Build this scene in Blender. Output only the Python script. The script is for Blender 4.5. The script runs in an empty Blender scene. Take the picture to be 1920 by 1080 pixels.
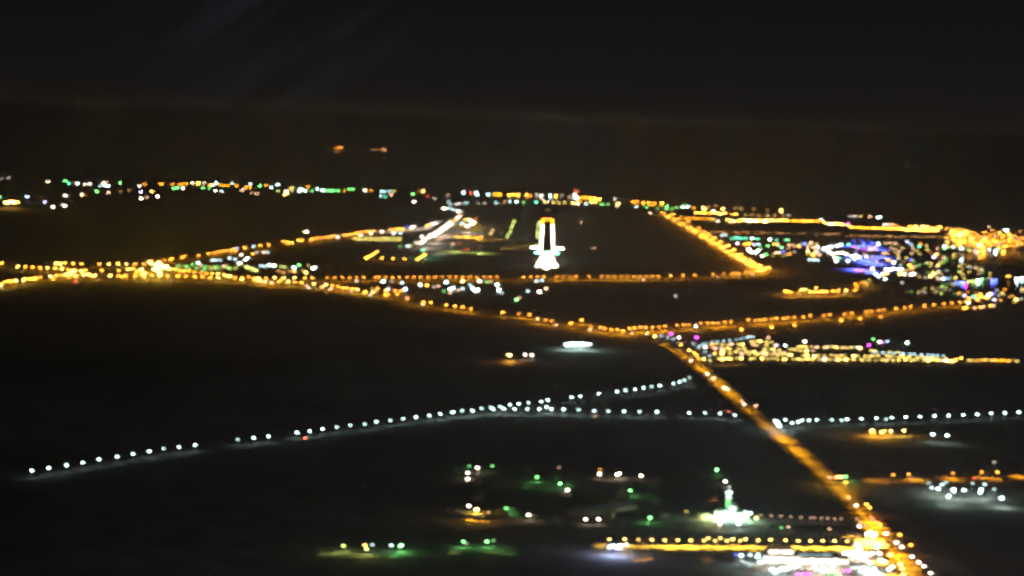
import bpy, math, random
from mathutils import Vector, Matrix
R = random.Random(7)
sc = bpy.context.scene
C = bpy.data.collections.new('place'); sc.collection.children.link(C)

# ---------------------------------------------------------------- camera
FPX = 4350.0                       # focal length in pixels of the 1920 wide photograph
EYE_Z = 500.0                      # the aircraft's height over the ground
ER = 6371000.0                     # the earth's radius: the ground curves away
PITCH = math.radians(4.07); ROLL = math.radians(1.83)
fw = Vector((0, math.cos(PITCH), -math.sin(PITCH))); r0 = Vector((1, 0, 0)); u0 = Vector((0, math.sin(PITCH), math.cos(PITCH)))
CX = r0 * math.cos(ROLL) + u0 * math.sin(ROLL)
CY = -r0 * math.sin(ROLL) + u0 * math.cos(ROLL)
EYE = Vector((0, 0, EYE_Z))
HAZE = 4.5e-5                      # extinction of the night air per metre
cd = bpy.data.cameras.new('camera'); cam = bpy.data.objects.new('camera', cd); C.objects.link(cam)
cam.matrix_world = Matrix(((CX.x, CY.x, -fw.x, 0), (CX.y, CY.y, -fw.y, 0), (CX.z, CY.z, -fw.z, EYE_Z), (0, 0, 0, 1)))
cd.sensor_width = 36; cd.lens = FPX / 1920 * 36; cd.clip_start = 1; cd.clip_end = 300000
cd.dof.use_dof = True; cd.dof.focus_distance = 15.5; cd.dof.aperture_fstop = 2.8
cd.dof.aperture_blades = 5; cd.dof.aperture_rotation = math.radians(20); cd.dof.aperture_ratio = 0.82
sc.camera = cam
sc.view_settings.view_transform = 'Standard'; sc.view_settings.look = 'None'; sc.view_settings.exposure = 0; sc.view_settings.gamma = 1
sc.render.engine = 'CYCLES'
sc.cycles.use_denoising = True; sc.cycles.denoiser = 'OPENIMAGEDENOISE'; sc.cycles.denoising_input_passes = 'RGB'; sc.cycles.denoising_prefilter = 'NONE'
sc.cycles.max_bounces = 4; sc.cycles.diffuse_bounces = 1; sc.cycles.glossy_bounces = 2; sc.cycles.volume_bounces = 0
sc.cycles.sample_clamp_indirect = 1.0; sc.cycles.sample_clamp_direct = 60.0

# ---------------------------------------------------------------- night sky, moonlight
W = bpy.data.worlds.new('World'); sc.world = W; W.use_nodes = True
nt = W.node_tree; nt.nodes.clear()
def N(tree, t, **kw):
    n = tree.nodes.new(t)
    for k, v in kw.items():
        setattr(n, k, v)
    return n
out = N(nt, 'ShaderNodeOutputWorld'); add = N(nt, 'ShaderNodeAddShader')
sky = N(nt, 'ShaderNodeTexSky', sky_type='NISHITA', sun_disc=False, sun_elevation=math.radians(75), sun_rotation=math.radians(150))
b1 = N(nt, 'ShaderNodeBackground'); b1.inputs[1].default_value = 0.00004
b2 = N(nt, 'ShaderNodeBackground'); b2.inputs[1].default_value = 1.0
tc = N(nt, 'ShaderNodeTexCoord'); sep = N(nt, 'ShaderNodeSeparateXYZ')
mr = N(nt, 'ShaderNodeMapRange'); mr.inputs[1].default_value = -0.03; mr.inputs[2].default_value = 0.10
ramp = N(nt, 'ShaderNodeValToRGB')
ramp.color_ramp.elements[0].position = 0.0; ramp.color_ramp.elements[0].color = (0.0150, 0.0124, 0.0106, 1)
ramp.color_ramp.elements[1].position = 1.0; ramp.color_ramp.elements[1].color = (0.0030, 0.0029, 0.0030, 1)
e = ramp.color_ramp.elements.new(0.25); e.color = (0.0112, 0.0096, 0.0084, 1)
e = ramp.color_ramp.elements.new(0.42); e.color = (0.0088, 0.0078, 0.0072, 1)
e = ramp.color_ramp.elements.new(0.62); e.color = (0.0062, 0.0060, 0.0060, 1)
nt.links.new(tc.outputs['Generated'], sep.inputs[0]); nt.links.new(sep.outputs[2], mr.inputs[0]); nt.links.new(mr.outputs[0], ramp.inputs[0])
# city glow is stronger towards the towns on the right; faint window-reflection streaks are painted into the sky on the upper left
mg = N(nt, 'ShaderNodeMapRange', interpolation_type='SMOOTHSTEP'); mg.inputs[1].default_value = -0.26; mg.inputs[2].default_value = 0.02; mg.inputs[3].default_value = 0.76; mg.inputs[4].default_value = 1.0
mm = N(nt, 'ShaderNodeMix', data_type='RGBA', blend_type='MULTIPLY'); mm.inputs[0].default_value = 1
nt.links.new(sep.outputs[0], mg.inputs[0]); nt.links.new(ramp.outputs[0], mm.inputs[6]); nt.links.new(mg.outputs[0], mm.inputs[7])
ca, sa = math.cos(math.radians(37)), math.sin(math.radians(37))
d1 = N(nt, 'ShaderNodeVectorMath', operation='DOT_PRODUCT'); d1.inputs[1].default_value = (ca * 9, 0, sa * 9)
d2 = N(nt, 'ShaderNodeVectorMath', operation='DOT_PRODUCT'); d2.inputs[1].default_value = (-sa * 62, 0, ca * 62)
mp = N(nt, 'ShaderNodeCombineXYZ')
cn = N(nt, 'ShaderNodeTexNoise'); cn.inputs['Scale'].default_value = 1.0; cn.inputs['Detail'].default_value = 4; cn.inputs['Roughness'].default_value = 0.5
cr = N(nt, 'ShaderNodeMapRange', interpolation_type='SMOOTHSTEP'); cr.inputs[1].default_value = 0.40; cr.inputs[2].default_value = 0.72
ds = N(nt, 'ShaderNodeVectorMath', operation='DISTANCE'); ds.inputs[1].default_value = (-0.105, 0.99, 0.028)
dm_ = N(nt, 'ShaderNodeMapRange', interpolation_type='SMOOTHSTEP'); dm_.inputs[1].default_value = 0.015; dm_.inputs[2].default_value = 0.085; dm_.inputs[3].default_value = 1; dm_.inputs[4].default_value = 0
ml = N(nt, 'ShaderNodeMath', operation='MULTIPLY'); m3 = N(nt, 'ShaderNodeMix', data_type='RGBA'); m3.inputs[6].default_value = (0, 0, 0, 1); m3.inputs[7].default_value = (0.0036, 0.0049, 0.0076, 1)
ad = N(nt, 'ShaderNodeMix', data_type='RGBA', blend_type='ADD'); ad.inputs[0].default_value = 1
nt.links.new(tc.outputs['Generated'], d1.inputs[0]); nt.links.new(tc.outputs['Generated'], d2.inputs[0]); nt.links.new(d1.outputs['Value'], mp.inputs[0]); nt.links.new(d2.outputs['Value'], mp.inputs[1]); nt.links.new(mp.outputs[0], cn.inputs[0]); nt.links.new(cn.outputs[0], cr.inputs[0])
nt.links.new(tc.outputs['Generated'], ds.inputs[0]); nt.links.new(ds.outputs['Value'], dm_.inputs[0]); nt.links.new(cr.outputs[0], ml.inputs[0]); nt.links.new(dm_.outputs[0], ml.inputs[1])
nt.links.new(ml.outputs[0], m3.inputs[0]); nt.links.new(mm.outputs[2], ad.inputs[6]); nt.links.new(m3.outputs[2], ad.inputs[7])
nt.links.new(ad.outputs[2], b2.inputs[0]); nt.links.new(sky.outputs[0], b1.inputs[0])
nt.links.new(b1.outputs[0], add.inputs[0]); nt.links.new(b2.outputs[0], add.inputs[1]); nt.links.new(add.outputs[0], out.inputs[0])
sl = bpy.data.lights.new('moonlight', 'SUN'); sl.energy = 0.085; sl.angle = math.radians(0.5); sl.color = (0.95, 0.95, 1.0)
so = bpy.data.objects.new('moonlight', sl); C.objects.link(so)
so.rotation_euler = (math.radians(15), 0, math.radians(150 - 180)); so.location = (0, 0, 900)

# ---------------------------------------------------------------- helpers
def drop(x, y):
    return -(x * x + y * y) / (2 * ER)
def at(px, py, H=0.0):
    """the point of the level surface H metres over the ground that stands at this pixel of the photograph"""
    d = (fw + CX * ((px - 960) / FPX) - CY * ((py - 540) / FPX)).normalized()
    o = Vector((0, 0, EYE_Z + ER)); rr = ER + H
    b = o.dot(d); c = o.dot(o) - rr * rr; disc = b * b - c
    if disc <= 0:
        t = -b
    else:
        t = -b - math.sqrt(disc)
    return EYE + d * t
def gp(px, py, H=0.0):
    """foot of a thing whose top, H metres up, is seen at the pixel"""
    p = at(px, py, H); return Vector((p.x, p.y, drop(p.x, p.y)))

class MB:
    def __init__(s): s.v = []; s.f = []; s.m = []
    def face(s, pts, mi=0):
        i = len(s.v); s.v += [tuple(p) for p in pts]; s.f.append(tuple(range(i, i + len(pts)))); s.m.append(mi); return s
    def box(s, x0, x1, y0, y1, z0, z1, mi=0, taper=0.0):
        t = taper; i = len(s.v)
        s.v += [(x0, y0, z0), (x1, y0, z0), (x1, y1, z0), (x0, y1, z0), (x0 + t, y0 + t, z1), (x1 - t, y0 + t, z1), (x1 - t, y1 - t, z1), (x0 + t, y1 - t, z1)]
        for q in ((0, 3, 2, 1), (4, 5, 6, 7), (0, 1, 5, 4), (1, 2, 6, 5), (2, 3, 7, 6), (3, 0, 4, 7)):
            s.f.append(tuple(i + k for k in q)); s.m.append(mi)
        return s
    def tube(s, a, b, ra, rb, n=8, mi=0, cap=True):
        a = Vector(a); b = Vector(b); d = (b - a).normalized()
        u = d.orthogonal().normalized(); w = d.cross(u); i = len(s.v)
        for p, r in ((a, ra), (b, rb)):
            for k in range(n):
                an = 2 * math.pi * k / n; s.v.append(tuple(p + u * (r * math.cos(an)) + w * (r * math.sin(an))))
        for k in range(n):
            s.f.append((i + k, i + (k + 1) % n, i + n + (k + 1) % n, i + n + k)); s.m.append(mi)
        if cap:
            s.f.append(tuple(i + k for k in reversed(range(n)))); s.m.append(mi)
            s.f.append(tuple(i + n + k for k in range(n))); s.m.append(mi)
        return s
    def lathe(s, prof, c=(0, 0, 0), n=10, mi=0, sx=1, sy=1):
        i = len(s.v)
        for r, z in prof:
            for k in range(n):
                an = 2 * math.pi * k / n
                s.v.append((c[0] + sx * r * math.cos(an), c[1] + sy * r * math.sin(an), c[2] + z))
        for j in range(len(prof) - 1):
            for k in range(n):
                s.f.append((i + j * n + k, i + j * n + (k + 1) % n, i + (j + 1) * n + (k + 1) % n, i + (j + 1) * n + k)); s.m.append(mi)
        s.f.append(tuple(i + k for k in reversed(range(n)))); s.m.append(mi)
        s.f.append(tuple(i + (len(prof) - 1) * n + k for k in range(n))); s.m.append(mi)
        return s
    def ball(s, c, rx, ry, rz, n=8, m=4, mi=0):
        prof = [(max(0.04, math.sin(math.pi * k / m)) * rx, -math.cos(math.pi * k / m) * rz) for k in range(m + 1)]
        return s.lathe(prof, c, n, mi, 1, ry / rx)
    def mesh(s, name, mats):
        me = bpy.data.meshes.new(name); me.from_pydata(s.v, [], s.f)
        for m_ in (mats if isinstance(mats, (list, tuple)) else [mats]): me.materials.append(m_)
        for p, k in zip(me.polygons, s.m): p.material_index = k
        me.update(); return me
    def build(s, name, mats, parent=None):
        o = bpy.data.objects.new(name, s.mesh(name, mats)); C.objects.link(o)
        if parent is not None: o.parent = parent
        return o

def mat(name, col, rough=0.8, noise=0.0, scale=1.0, col2=None, spec=0.3):
    m = bpy.data.materials.new(name); m.use_nodes = True; t = m.node_tree
    p = t.nodes['Principled BSDF']; p.inputs['Roughness'].default_value = rough
    p.inputs['Specular IOR Level'].default_value = spec
    p.inputs['Base Color'].default_value = (*col, 1)
    if noise or col2:
        c2 = col2 or tuple(min(1, c * (1 - noise)) for c in col)
        tx = N(t, 'ShaderNodeTexCoord'); n1 = N(t, 'ShaderNodeTexNoise'); n1.inputs['Scale'].default_value = scale; n1.inputs['Detail'].default_value = 5
        mx = N(t, 'ShaderNodeMix', data_type='RGBA'); mx.inputs[6].default_value = (*col, 1); mx.inputs[7].default_value = (*c2, 1)
        r2 = N(t, 'ShaderNodeMapRange'); r2.inputs[1].default_value = 0.38; r2.inputs[2].default_value = 0.62
        t.links.new(tx.outputs['Object'], n1.inputs['Vector']); t.links.new(n1.outputs['Fac'], r2.inputs[0]); t.links.new(r2.outputs[0], mx.inputs[0]); t.links.new(mx.outputs[2], p.inputs['Base Color'])
    return m
_em = {}
def glow(col, k):
    key = (col, round(k, 2))
    if key in _em: return _em[key]
    m = bpy.data.materials.new('lamp_glass_' + col); m.use_nodes = True; t = m.node_tree
    p = t.nodes['Principled BSDF']; p.inputs['Base Color'].default_value = (0.6, 0.6, 0.58, 1); p.inputs['Roughness'].default_value = 0.3
    c = COL[col]; mx = max(c)
    p.inputs['Emission Color'].default_value = (c[0] / mx, c[1] / mx, c[2] / mx, 1); p.inputs['Emission Strength'].default_value = k * mx
    m.cycles.emission_sampling = 'NONE'
    _em[key] = m; return m
COL = {  'a': (1.5, .85, .0), 'R': (2.2, .16, .01),
  # the light each lamp gives off
    'o': (3.0, 1.02, 0.09), 'y': (3.6, 2.1, 0.42), 'w': (3.2, 2.6, 1.9), 'c': (2.0, 3.0, 2.8), 'C': (0.55, 0.85, 0.9),
    'g': (0.32, 1.5, 0.34), 't': (0.15, 1.1, 0.62), 'b': (0.2, 0.3, 2.4), 'r': (1.5, 0.16, 0.05), 'm': (1.7, 0.12, 1.5),
    'p': (1.1, 0.62, 0.36), 'O': (1.5, 0.52, 0.02), 'Y': (0.85, 0.62, 0.14), 'W': (0.45, 0.4, 0.33), 'l': (0.9, 0.85, 1.3),
    'q': (0.26, 0.11, 0.03), 'G': (0.16, 0.5, 0.10), 'B': (1.6, 2.2, 4.0), 'e': (0.85, 1.1, 0.25)}
CNAME = {'a': 'yellow', 'R': 'red', 'o': 'orange', 'y': 'bright yellow', 'w': 'warm white', 'c': 'cool white', 'C': 'dim bluish white', 'g': 'green', 't': 'teal',
         'b': 'blue', 'r': 'red', 'm': 'magenta', 'p': 'peach', 'O': 'deep orange', 'Y': 'dim yellow', 'W': 'faint white', 'l': 'lavender',
         'q': 'faint brown', 'G': 'dim green', 'B': 'blue white', 'e': 'yellow green'}

M = dict(
    steel=mat('galvanised_steel', (0.33, 0.34, 0.35), 0.5), dark=mat('dark_metal', (0.07, 0.07, 0.075), 0.5),
    asphalt=mat('asphalt', (0.085, 0.083, 0.08), 0.9, 0.35, 0.05), plaster=mat('pale_plaster', (0.46, 0.42, 0.36), 0.9, 0.2, 0.3),
    plaster2=mat('tan_plaster', (0.36, 0.30, 0.22), 0.9, 0.2, 0.3), white=mat('white_paint', (0.78, 0.77, 0.74), 0.6),
    concrete=mat('concrete', (0.32, 0.31, 0.29), 0.9, 0.25, 0.02), glass=mat('window_glass', (0.05, 0.06, 0.07), 0.1, spec=0.5),
    rubber=mat('rubber', (0.02, 0.02, 0.02), 0.9), leaf=mat('palm_leaf', (0.05, 0.09, 0.03), 0.8), bark=mat('bark', (0.13, 0.09, 0.06), 0.95),
    grass=mat('grass_field', (0.05, 0.10, 0.03), 0.95, 0.4, 0.05), paint=mat('road_paint', (0.7, 0.7, 0.66), 0.7),
    lake=mat('water', (0.01, 0.014, 0.018), 0.12, spec=0.5), wood=mat('brown_door', (0.12, 0.07, 0.04), 0.6))
def link_noise_ground():
    m = bpy.data.materials.new('desert_ground'); m.use_nodes = True; t = m.node_tree; p = t.nodes['Principled BSDF']
    p.inputs['Roughness'].default_value = 1; p.inputs['Specular IOR Level'].default_value = 0.1
    tx = N(t, 'ShaderNodeTexCoord'); a = N(t, 'ShaderNodeTexNoise'); a.inputs['Scale'].default_value = 0.0016; a.inputs['Detail'].default_value = 7
    b = N(t, 'ShaderNodeTexNoise'); b.inputs['Scale'].default_value = 0.02; b.inputs['Detail'].default_value = 4
    rp = N(t, 'ShaderNodeValToRGB'); rp.color_ramp.elements[0].position = 0.32; rp.color_ramp.elements[0].color = (0.26, 0.23, 0.205, 1)
    rp.color_ramp.elements[1].position = 0.68; rp.color_ramp.elements[1].color = (0.42, 0.375, 0.335, 1)
    rq = N(t, 'ShaderNodeMapRange'); rq.inputs[1].default_value = 0.35; rq.inputs[2].default_value = 0.65; rq.inputs[3].default_value = 0.75; rq.inputs[4].default_value = 1.1
    mu = N(t, 'ShaderNodeMix', data_type='RGBA', blend_type='MULTIPLY'); mu.inputs[0].default_value = 1
    for x_ in (a, b): t.links.new(tx.outputs['Object'], x_.inputs['Vector'])
    t.links.new(a.outputs['Fac'], rp.inputs[0]); t.links.new(b.outputs['Fac'], rq.inputs[0]); t.links.new(rp.outputs[0], mu.inputs[6]); t.links.new(rq.outputs[0], mu.inputs[7])
    # albedo darkened towards the west, painting in vignette and weaker haze glow
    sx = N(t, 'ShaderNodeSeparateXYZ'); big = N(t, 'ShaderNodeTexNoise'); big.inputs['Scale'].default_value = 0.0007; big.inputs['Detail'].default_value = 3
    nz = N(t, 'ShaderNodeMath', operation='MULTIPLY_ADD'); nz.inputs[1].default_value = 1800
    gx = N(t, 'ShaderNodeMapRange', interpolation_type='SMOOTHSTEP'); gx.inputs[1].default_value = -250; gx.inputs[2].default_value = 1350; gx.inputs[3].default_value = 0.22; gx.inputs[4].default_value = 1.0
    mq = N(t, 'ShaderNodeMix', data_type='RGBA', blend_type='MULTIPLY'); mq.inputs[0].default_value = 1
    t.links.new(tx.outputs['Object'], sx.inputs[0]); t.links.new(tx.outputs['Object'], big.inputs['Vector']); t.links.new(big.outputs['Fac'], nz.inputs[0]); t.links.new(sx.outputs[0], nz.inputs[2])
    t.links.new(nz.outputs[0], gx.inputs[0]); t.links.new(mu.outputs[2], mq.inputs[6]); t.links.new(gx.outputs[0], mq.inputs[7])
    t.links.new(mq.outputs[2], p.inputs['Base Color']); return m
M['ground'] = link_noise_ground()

# ---------------------------------------------------------------- ground
def ground():
    rad = [0] + [200 * k for k in range(1, 10)]; r = 2000
    while r < 26000: rad.append(r); r += 400
    while r < 140000: rad.append(r); r *= 1.06
    n = 192; v = [(0, 0, 0)]; f = []
    for r in rad[1:]:
        for k in range(n):
            a = 2 * math.pi * k / n; v.append((r * math.cos(a), r * math.sin(a), drop(r, 0)))
    for k in range(n): f.append((0, 1 + k, 1 + (k + 1) % n))
    for j in range(len(rad) - 2):
        for k in range(n):
            a = 1 + j * n; f.append((a + k, a + n + k, a + n + (k + 1) % n, a + (k + 1) % n))
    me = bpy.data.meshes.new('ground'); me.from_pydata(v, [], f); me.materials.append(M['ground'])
    o = bpy.data.objects.new('ground', me); C.objects.link(o); o['kind'] = 'structure'
ground()
LIFT = [0.30]
def dens(pts, step=60.0):
    o = [pts[0]]
    for a, b in zip(pts, pts[1:]):
        n = max(1, int((b - a).length / step))
        for k in range(1, n + 1): o.append(a.lerp(b, k / n))
    return o
def smooth(pts, it=2):
    for _ in range(it):
        q = [pts[0]]
        for a, b in zip(pts, pts[1:]): q += [a.lerp(b, .25), a.lerp(b, .75)]
        q.append(pts[-1]); pts = q
    return pts
def ribbon(mb, pts, w, off=0.0, z=0.3, mi=0):
    L = []; Rr = []
    for i, p in enumerate(pts):
        d = (pts[min(i + 1, len(pts) - 1)] - pts[max(i - 1, 0)]); d.z = 0; d.normalize(); nrm = Vector((-d.y, d.x, 0))
        for lst, s in ((L, off + w / 2), (Rr, off - w / 2)):
            q = p + nrm * s; lst.append((q.x, q.y, drop(q.x, q.y) + z))
    i0 = len(mb.v); mb.v += L + Rr; n = len(L)
    for k in range(n - 1): mb.f.append((i0 + k, i0 + n + k, i0 + n + k + 1, i0 + k + 1)); mb.m.append(mi)
ROADS = {}
def road(name, px, w, material='asphalt', marks=False, it=2, kerb=False):
    pts = dens(smooth([gp(x, y) for x, y in px], it)); mb = MB(); LIFT[0] += 0.03; ribbon(mb, pts, w, z=LIFT[0])
    o = mb.build(name, M[material]); o['kind'] = 'structure'; ROADS[name] = pts
    if marks:
        mk = MB()
        for s in (-w / 2 + 0.8, w / 2 - 0.8, -2.2, 2.2): ribbon(mk, pts, 0.3, s, LIFT[0] + 0.012)
        fine = dens(pts, 12)
        for s in (-w / 4 - 1.2, w / 4 + 1.2, -w / 4 + 2.3, w / 4 - 2.3):
            for k in range(0, len(fine) - 1, 2): 
                a, b = fine[k], fine[k].lerp(fine[k + 1], 0.6); ribbon(mk, [a, b], 0.2, s, LIFT[0] + 0.012)
        q = mk.build('road_markings', M['paint']); q['kind'] = 'structure'
        kb = MB()
        for k in range(len(pts) - 1):
            for s in (-1.3, 1.3): 
                pass
        ribbon(kb, pts, 3.0, 0, LIFT[0] + 0.14); ribbon(kb, pts, 0.25, 1.62, LIFT[0] + 0.07); ribbon(kb, pts, 0.25, -1.62, LIFT[0] + 0.07)
        q = kb.build('median_kerb', M['concrete']); q['kind'] = 'structure'
    return pts
def sheet(name, px, material, z, kind='structure'):
    """a level sheet of ground cover with its outline given as pixels; cut into small squares so that it follows the curve of the earth"""
    P = [gp(x, y) for x, y in px]
    import bmesh
    bm = bmesh.new(); vs = [bm.verts.new((p.x, p.y, 0)) for p in P]; bm.faces.new(vs)
    x0 = min(p.x for p in P); x1 = max(p.x for p in P); y0 = min(p.y for p in P); y1 = max(p.y for p in P); step = 300
    k = math.ceil(x0 / step)
    while k * step < x1:
        bmesh.ops.bisect_plane(bm, geom=bm.verts[:] + bm.edges[:] + bm.faces[:], plane_co=(k * step, 0, 0), plane_no=(1, 0, 0)); k += 1
    k = math.ceil(y0 / step)
    while k * step < y1:
        bmesh.ops.bisect_plane(bm, geom=bm.verts[:] + bm.edges[:] + bm.faces[:], plane_co=(0, k * step, 0), plane_no=(0, 1, 0)); k += 1
    for v in bm.verts: v.co.z = drop(v.co.x, v.co.y) + z
    bm.normal_update()
    if sum(f.normal.z for f in bm.faces) < 0: bmesh.ops.reverse_faces(bm, faces=bm.faces[:])
    me = bpy.data.meshes.new(name); bm.to_mesh(me); bm.free(); me.materials.append(M[material])
    o = bpy.data.objects.new(name, me); C.objects.link(o); o['kind'] = kind; return o

HW = [(-60, 552), (0, 542), (70, 533), (150, 529), (260, 525), (370, 527), (480, 537), (600, 551), (720, 560), (800, 572), (880, 585), (980, 600), (1060, 614), (1150, 628), (1215, 638), (1255, 650), (1290, 674), (1330, 705), (1390, 760), (1460, 818), (1530, 878), (1580, 925), (1625, 975), (1665, 1025), (1705, 1078), (1760, 1160)]
road('highway_road', HW, 34, marks=True)
road('northern_road', [(-60, 503), (60, 508), (160, 512), (260, 515), (330, 514), (420, 517), (520, 523)], 22)
road('upper_ramp_road', [(100, 503), (200, 500), (300, 503), (350, 508)], 16)
road('airport_road', [(310, 508), (350, 494), (400, 482), (480, 469), (560, 458), (640, 446), (720, 437), (800, 428), (850, 421), (868, 411)], 24)
road('runway_front_road', [(480, 520), (600, 523), (760, 526), (900, 528), (1030, 527), (1180, 527), (1300, 524), (1390, 517), (1436, 511), (1444, 503), (1425, 491), (1400, 478), (1350, 450), (1300, 424), (1262, 405), (1235, 399)], 26)
road('side_road', [(1440, 506), (1415, 482), (1370, 452), (1325, 424), (1290, 408), (1240, 402)], 14)
road('eastern_road', [(1140, 627), (1200, 622), (1300, 614), (1400, 608), (1500, 602), (1600, 592), (1700, 583), (1800, 573), (1960, 564)], 26)
road('white_lamp_road', [(-80, 925), (0, 908), (120, 890), (240, 874), (360, 856), (480, 838), (600, 820), (720, 804), (840, 789), (960, 780), (1100, 783), (1240, 785), (1380, 791), (1460, 802), (1560, 797), (1700, 791), (1920, 786), (2000, 784)], 16)
road('branch_road', [(960, 772), (1060, 758), (1150, 746), (1240, 731), (1320, 716), (1345, 708)], 12)
road('market_road', [(1095, 1024), (1250, 1027), (1400, 1028), (1520, 1030), (1640, 1030)], 18)
road('orange_side_road', [(1650, 903), (1750, 900), (1850, 898), (1990, 893)], 14)
road('dirt_track_road', [(1700, 955), (1760, 1000), (1800, 1040), (1840, 1090), (1880, 1140)], 7, 'concrete')
road('far_coast_road', [(1290, 412), (1400, 418), (1500, 419), (1600, 428), (1700, 433), (1780, 436)], 30)
road('faint_road', [(1330, 437), (1500, 442), (1640, 443), (1790, 446)], 20)
road('compound_road', [(1190, 627), (1240, 634), (1285, 641), (1310, 655), (1335, 673), (1370, 672)], 9, 'concrete')
road('compound_loop_road', [(1295, 642), (1330, 640), (1380, 636), (1425, 632)], 8, 'concrete')
road('north_track_road', [(1790, 822), (1850, 832), (1900, 845), (1960, 868)], 7, 'concrete')
road('village_track_road', [(850, 1000), (960, 992), (1080, 990), (1200, 985), (1290, 981)], 6, 'concrete')
road('mosque_road', [(1280, 982), (1400, 984), (1500, 988), (1600, 994)], 7)
road('far_left_road', [(75, 372), (120, 370), (185, 366)], 40)

# ---------------------------------------------------------------- prototypes and copies
REC = []      # (object, pixel x, pixel y, description, place)
def dist(p): return (p - EYE).length
BOKEH = 12.5
def strength(p, area):
    a = max(1e-4, area / (dist(p) / 2320.0) ** 2)
    k = (a + BOKEH) / a * math.exp(HAZE * dist(p))
    return round(1.18 ** round(math.log(k) / math.log(1.18)), 2)
def link(o, parent=None):
    C.objects.link(o)
    if parent is not None: o.parent = parent
    return o
_pr = {}
def cached(key, fn):
    if key not in _pr: _pr[key] = fn()
    return _pr[key]
_li = {}
def light(parent, loc, col, power, spot=None):
    key = (col, power, spot)
    if key not in _li:
        l = bpy.data.lights.new('lamp_light', 'SPOT' if spot else 'POINT'); l.energy = power; l.shadow_soft_size = 0.0
        c = {'o': (1.0, .37, .006), 'y': (1.0, .62, .05), 'w': (1.0, .82, .62)}.get(col, COL[col]); m = max(c); l.color = (c[0] / m, c[1] / m, c[2] / m)
        if spot: l.spot_size = math.radians(spot); l.spot_blend = 0.6
        _li[key] = l
    o = bpy.data.objects.new('lamp_light', _li[key]); link(o, parent); o.location = loc; return o
def root(name, p, rz=0, cat=None, group=None, mesh=None, s=1.0):
    o = bpy.data.objects.new(name, mesh); link(o); o.location = p; o.rotation_euler = (0, 0, rz); o.scale = (s, s, s)
    if cat: o['category'] = cat
    if group: o['group'] = group
    return o
def part(name, mesh, parent, loc=(0, 0, 0), rz=0):
    o = bpy.data.objects.new(name, mesh); link(o, parent); o.location = loc; o.rotation_euler = (0, 0, rz); return o
def join(objs, name, label, cat, group=None):
    """many small alike things as one object of kind stuff; their lights stay"""
    mats = []; v = []; f = []; mi = []
    for o in objs:
        me = o.data; mw = Matrix.LocRotScale(o.location, o.rotation_euler, o.scale); i0 = len(v); mp_ = []
        for m_ in me.materials:
            if m_ not in mats: mats.append(m_)
            mp_.append(mats.index(m_))
        v += [tuple(mw @ q.co) for q in me.vertices]
        for p in me.polygons: f.append(tuple(i0 + k for k in p.vertices)); mi.append(mp_[p.material_index])
    me = bpy.data.meshes.new(name); me.from_pydata(v, [], f)
    for m_ in mats: me.materials.append(m_)
    for p, k in zip(me.polygons, mi): p.material_index = k
    j = bpy.data.objects.new(name, me); link(j); j['kind'] = 'stuff'; j['label'] = label; j['category'] = cat
    dead = set(objs)
    for l in [c for c in C.objects if c.type == 'LIGHT' and c.parent in dead]:
        w = Matrix.LocRotScale(l.parent.location, l.parent.rotation_euler, l.parent.scale) @ l.location; l.parent = j; l.location = w
    for o in objs: bpy.data.objects.remove(o)
class Gather:
    def __init__(s, *a): s.a = a
    def __enter__(s): s.n = len(REC); return s
    def __exit__(s, *e):
        new = REC[s.n:]; del REC[s.n:]; join([r[0] for r in new], *s.a)
def note(o, px, py, desc, where): REC.append((o, px, py, desc, where))

def lamp_meshes(style):
    if style == 'twin':
        H = 12; pole = MB().tube((0, 0, 0), (0, 0, H), .16, .09, 6); pole.box(-.3, .3, -.3, .3, 0, .35)
        arm = MB().tube((-2.2, 0, H + .35), (0, 0, H - .1), .06, .07, 5).tube((0, 0, H - .1), (2.2, 0, H + .35), .07, .06, 5)
        hood = MB(); heads = []
        for s in (-1, 1): hood.box(s * 2.9 - 1.0, s * 2.9 + 1.0, -.4, .4, H + .55, H + .72, 0, .12)
        heads = [MB().ball((s * 2.9, 0, H + .1), 1.9, 1.3, .75, 8, 4) for s in (-1, 1)]; area = 2 * math.pi * 1.75 * .75
    elif style == 'single':
        H = 10; pole = MB().tube((0, 0, 0), (0, 0, H), .14, .08, 6); pole.box(-.25, .25, -.25, .25, 0, .3)
        arm = MB().tube((0, 0, H - .1), (1.6, 0, H + .3), .06, .05, 5)
        hood = MB().box(1.3, 3.3, -.4, .4, H + .5, H + .68, 0, .12); heads = [MB().ball((2.2, 0, H + .1), 1.6, 1.2, .75, 8, 4)]; area = math.pi * 1.45 * .75
    elif style == 'mast':
        H = 24; pole = MB().tube((0, 0, 0), (0, 0, H), .4, .18, 8); pole.box(-.8, .8, -.8, .8, 0, .5)
        arm = MB()
        for k in range(6):
            a = math.pi * k / 3; arm.tube((0, 0, H), (2.0 * math.cos(a), 2.0 * math.sin(a), H), .07, .07, 4)
        for k in range(12):
            a = math.pi * k / 6; b = math.pi * (k + 1) / 6; arm.tube((2 * math.cos(a), 2 * math.sin(a), H), (2 * math.cos(b), 2 * math.sin(b), H), .08, .08, 4, cap=False)
        hood = MB().lathe([(2.1, .35), (.4, .75)], (0, 0, H), 10)
        heads = [MB().ball((2.1 * math.cos(a), 2.1 * math.sin(a), H - .35), 1.35, 1.35, 1.0, 6, 4) for a in [math.pi * k / 3 for k in range(6)]]; area = 3.2 * math.pi * 1.35 * 1.0
    elif style == 'garden':
        H = 5; pole = MB().tube((0, 0, 0), (0, 0, H), .09, .06, 6); arm = MB().lathe([(.3, 0), (.12, -.2)][::-1], (0, 0, H), 6)
        hood = MB().lathe([(.75, 0), (.2, .3)], (0, 0, H + 1.2), 8); heads = [MB().ball((0, 0, H + .65), 1.15, 1.15, .85, 8, 4)]; area = math.pi * 1.15 * .85
    return pole, arm, hood, heads, area, H
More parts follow.
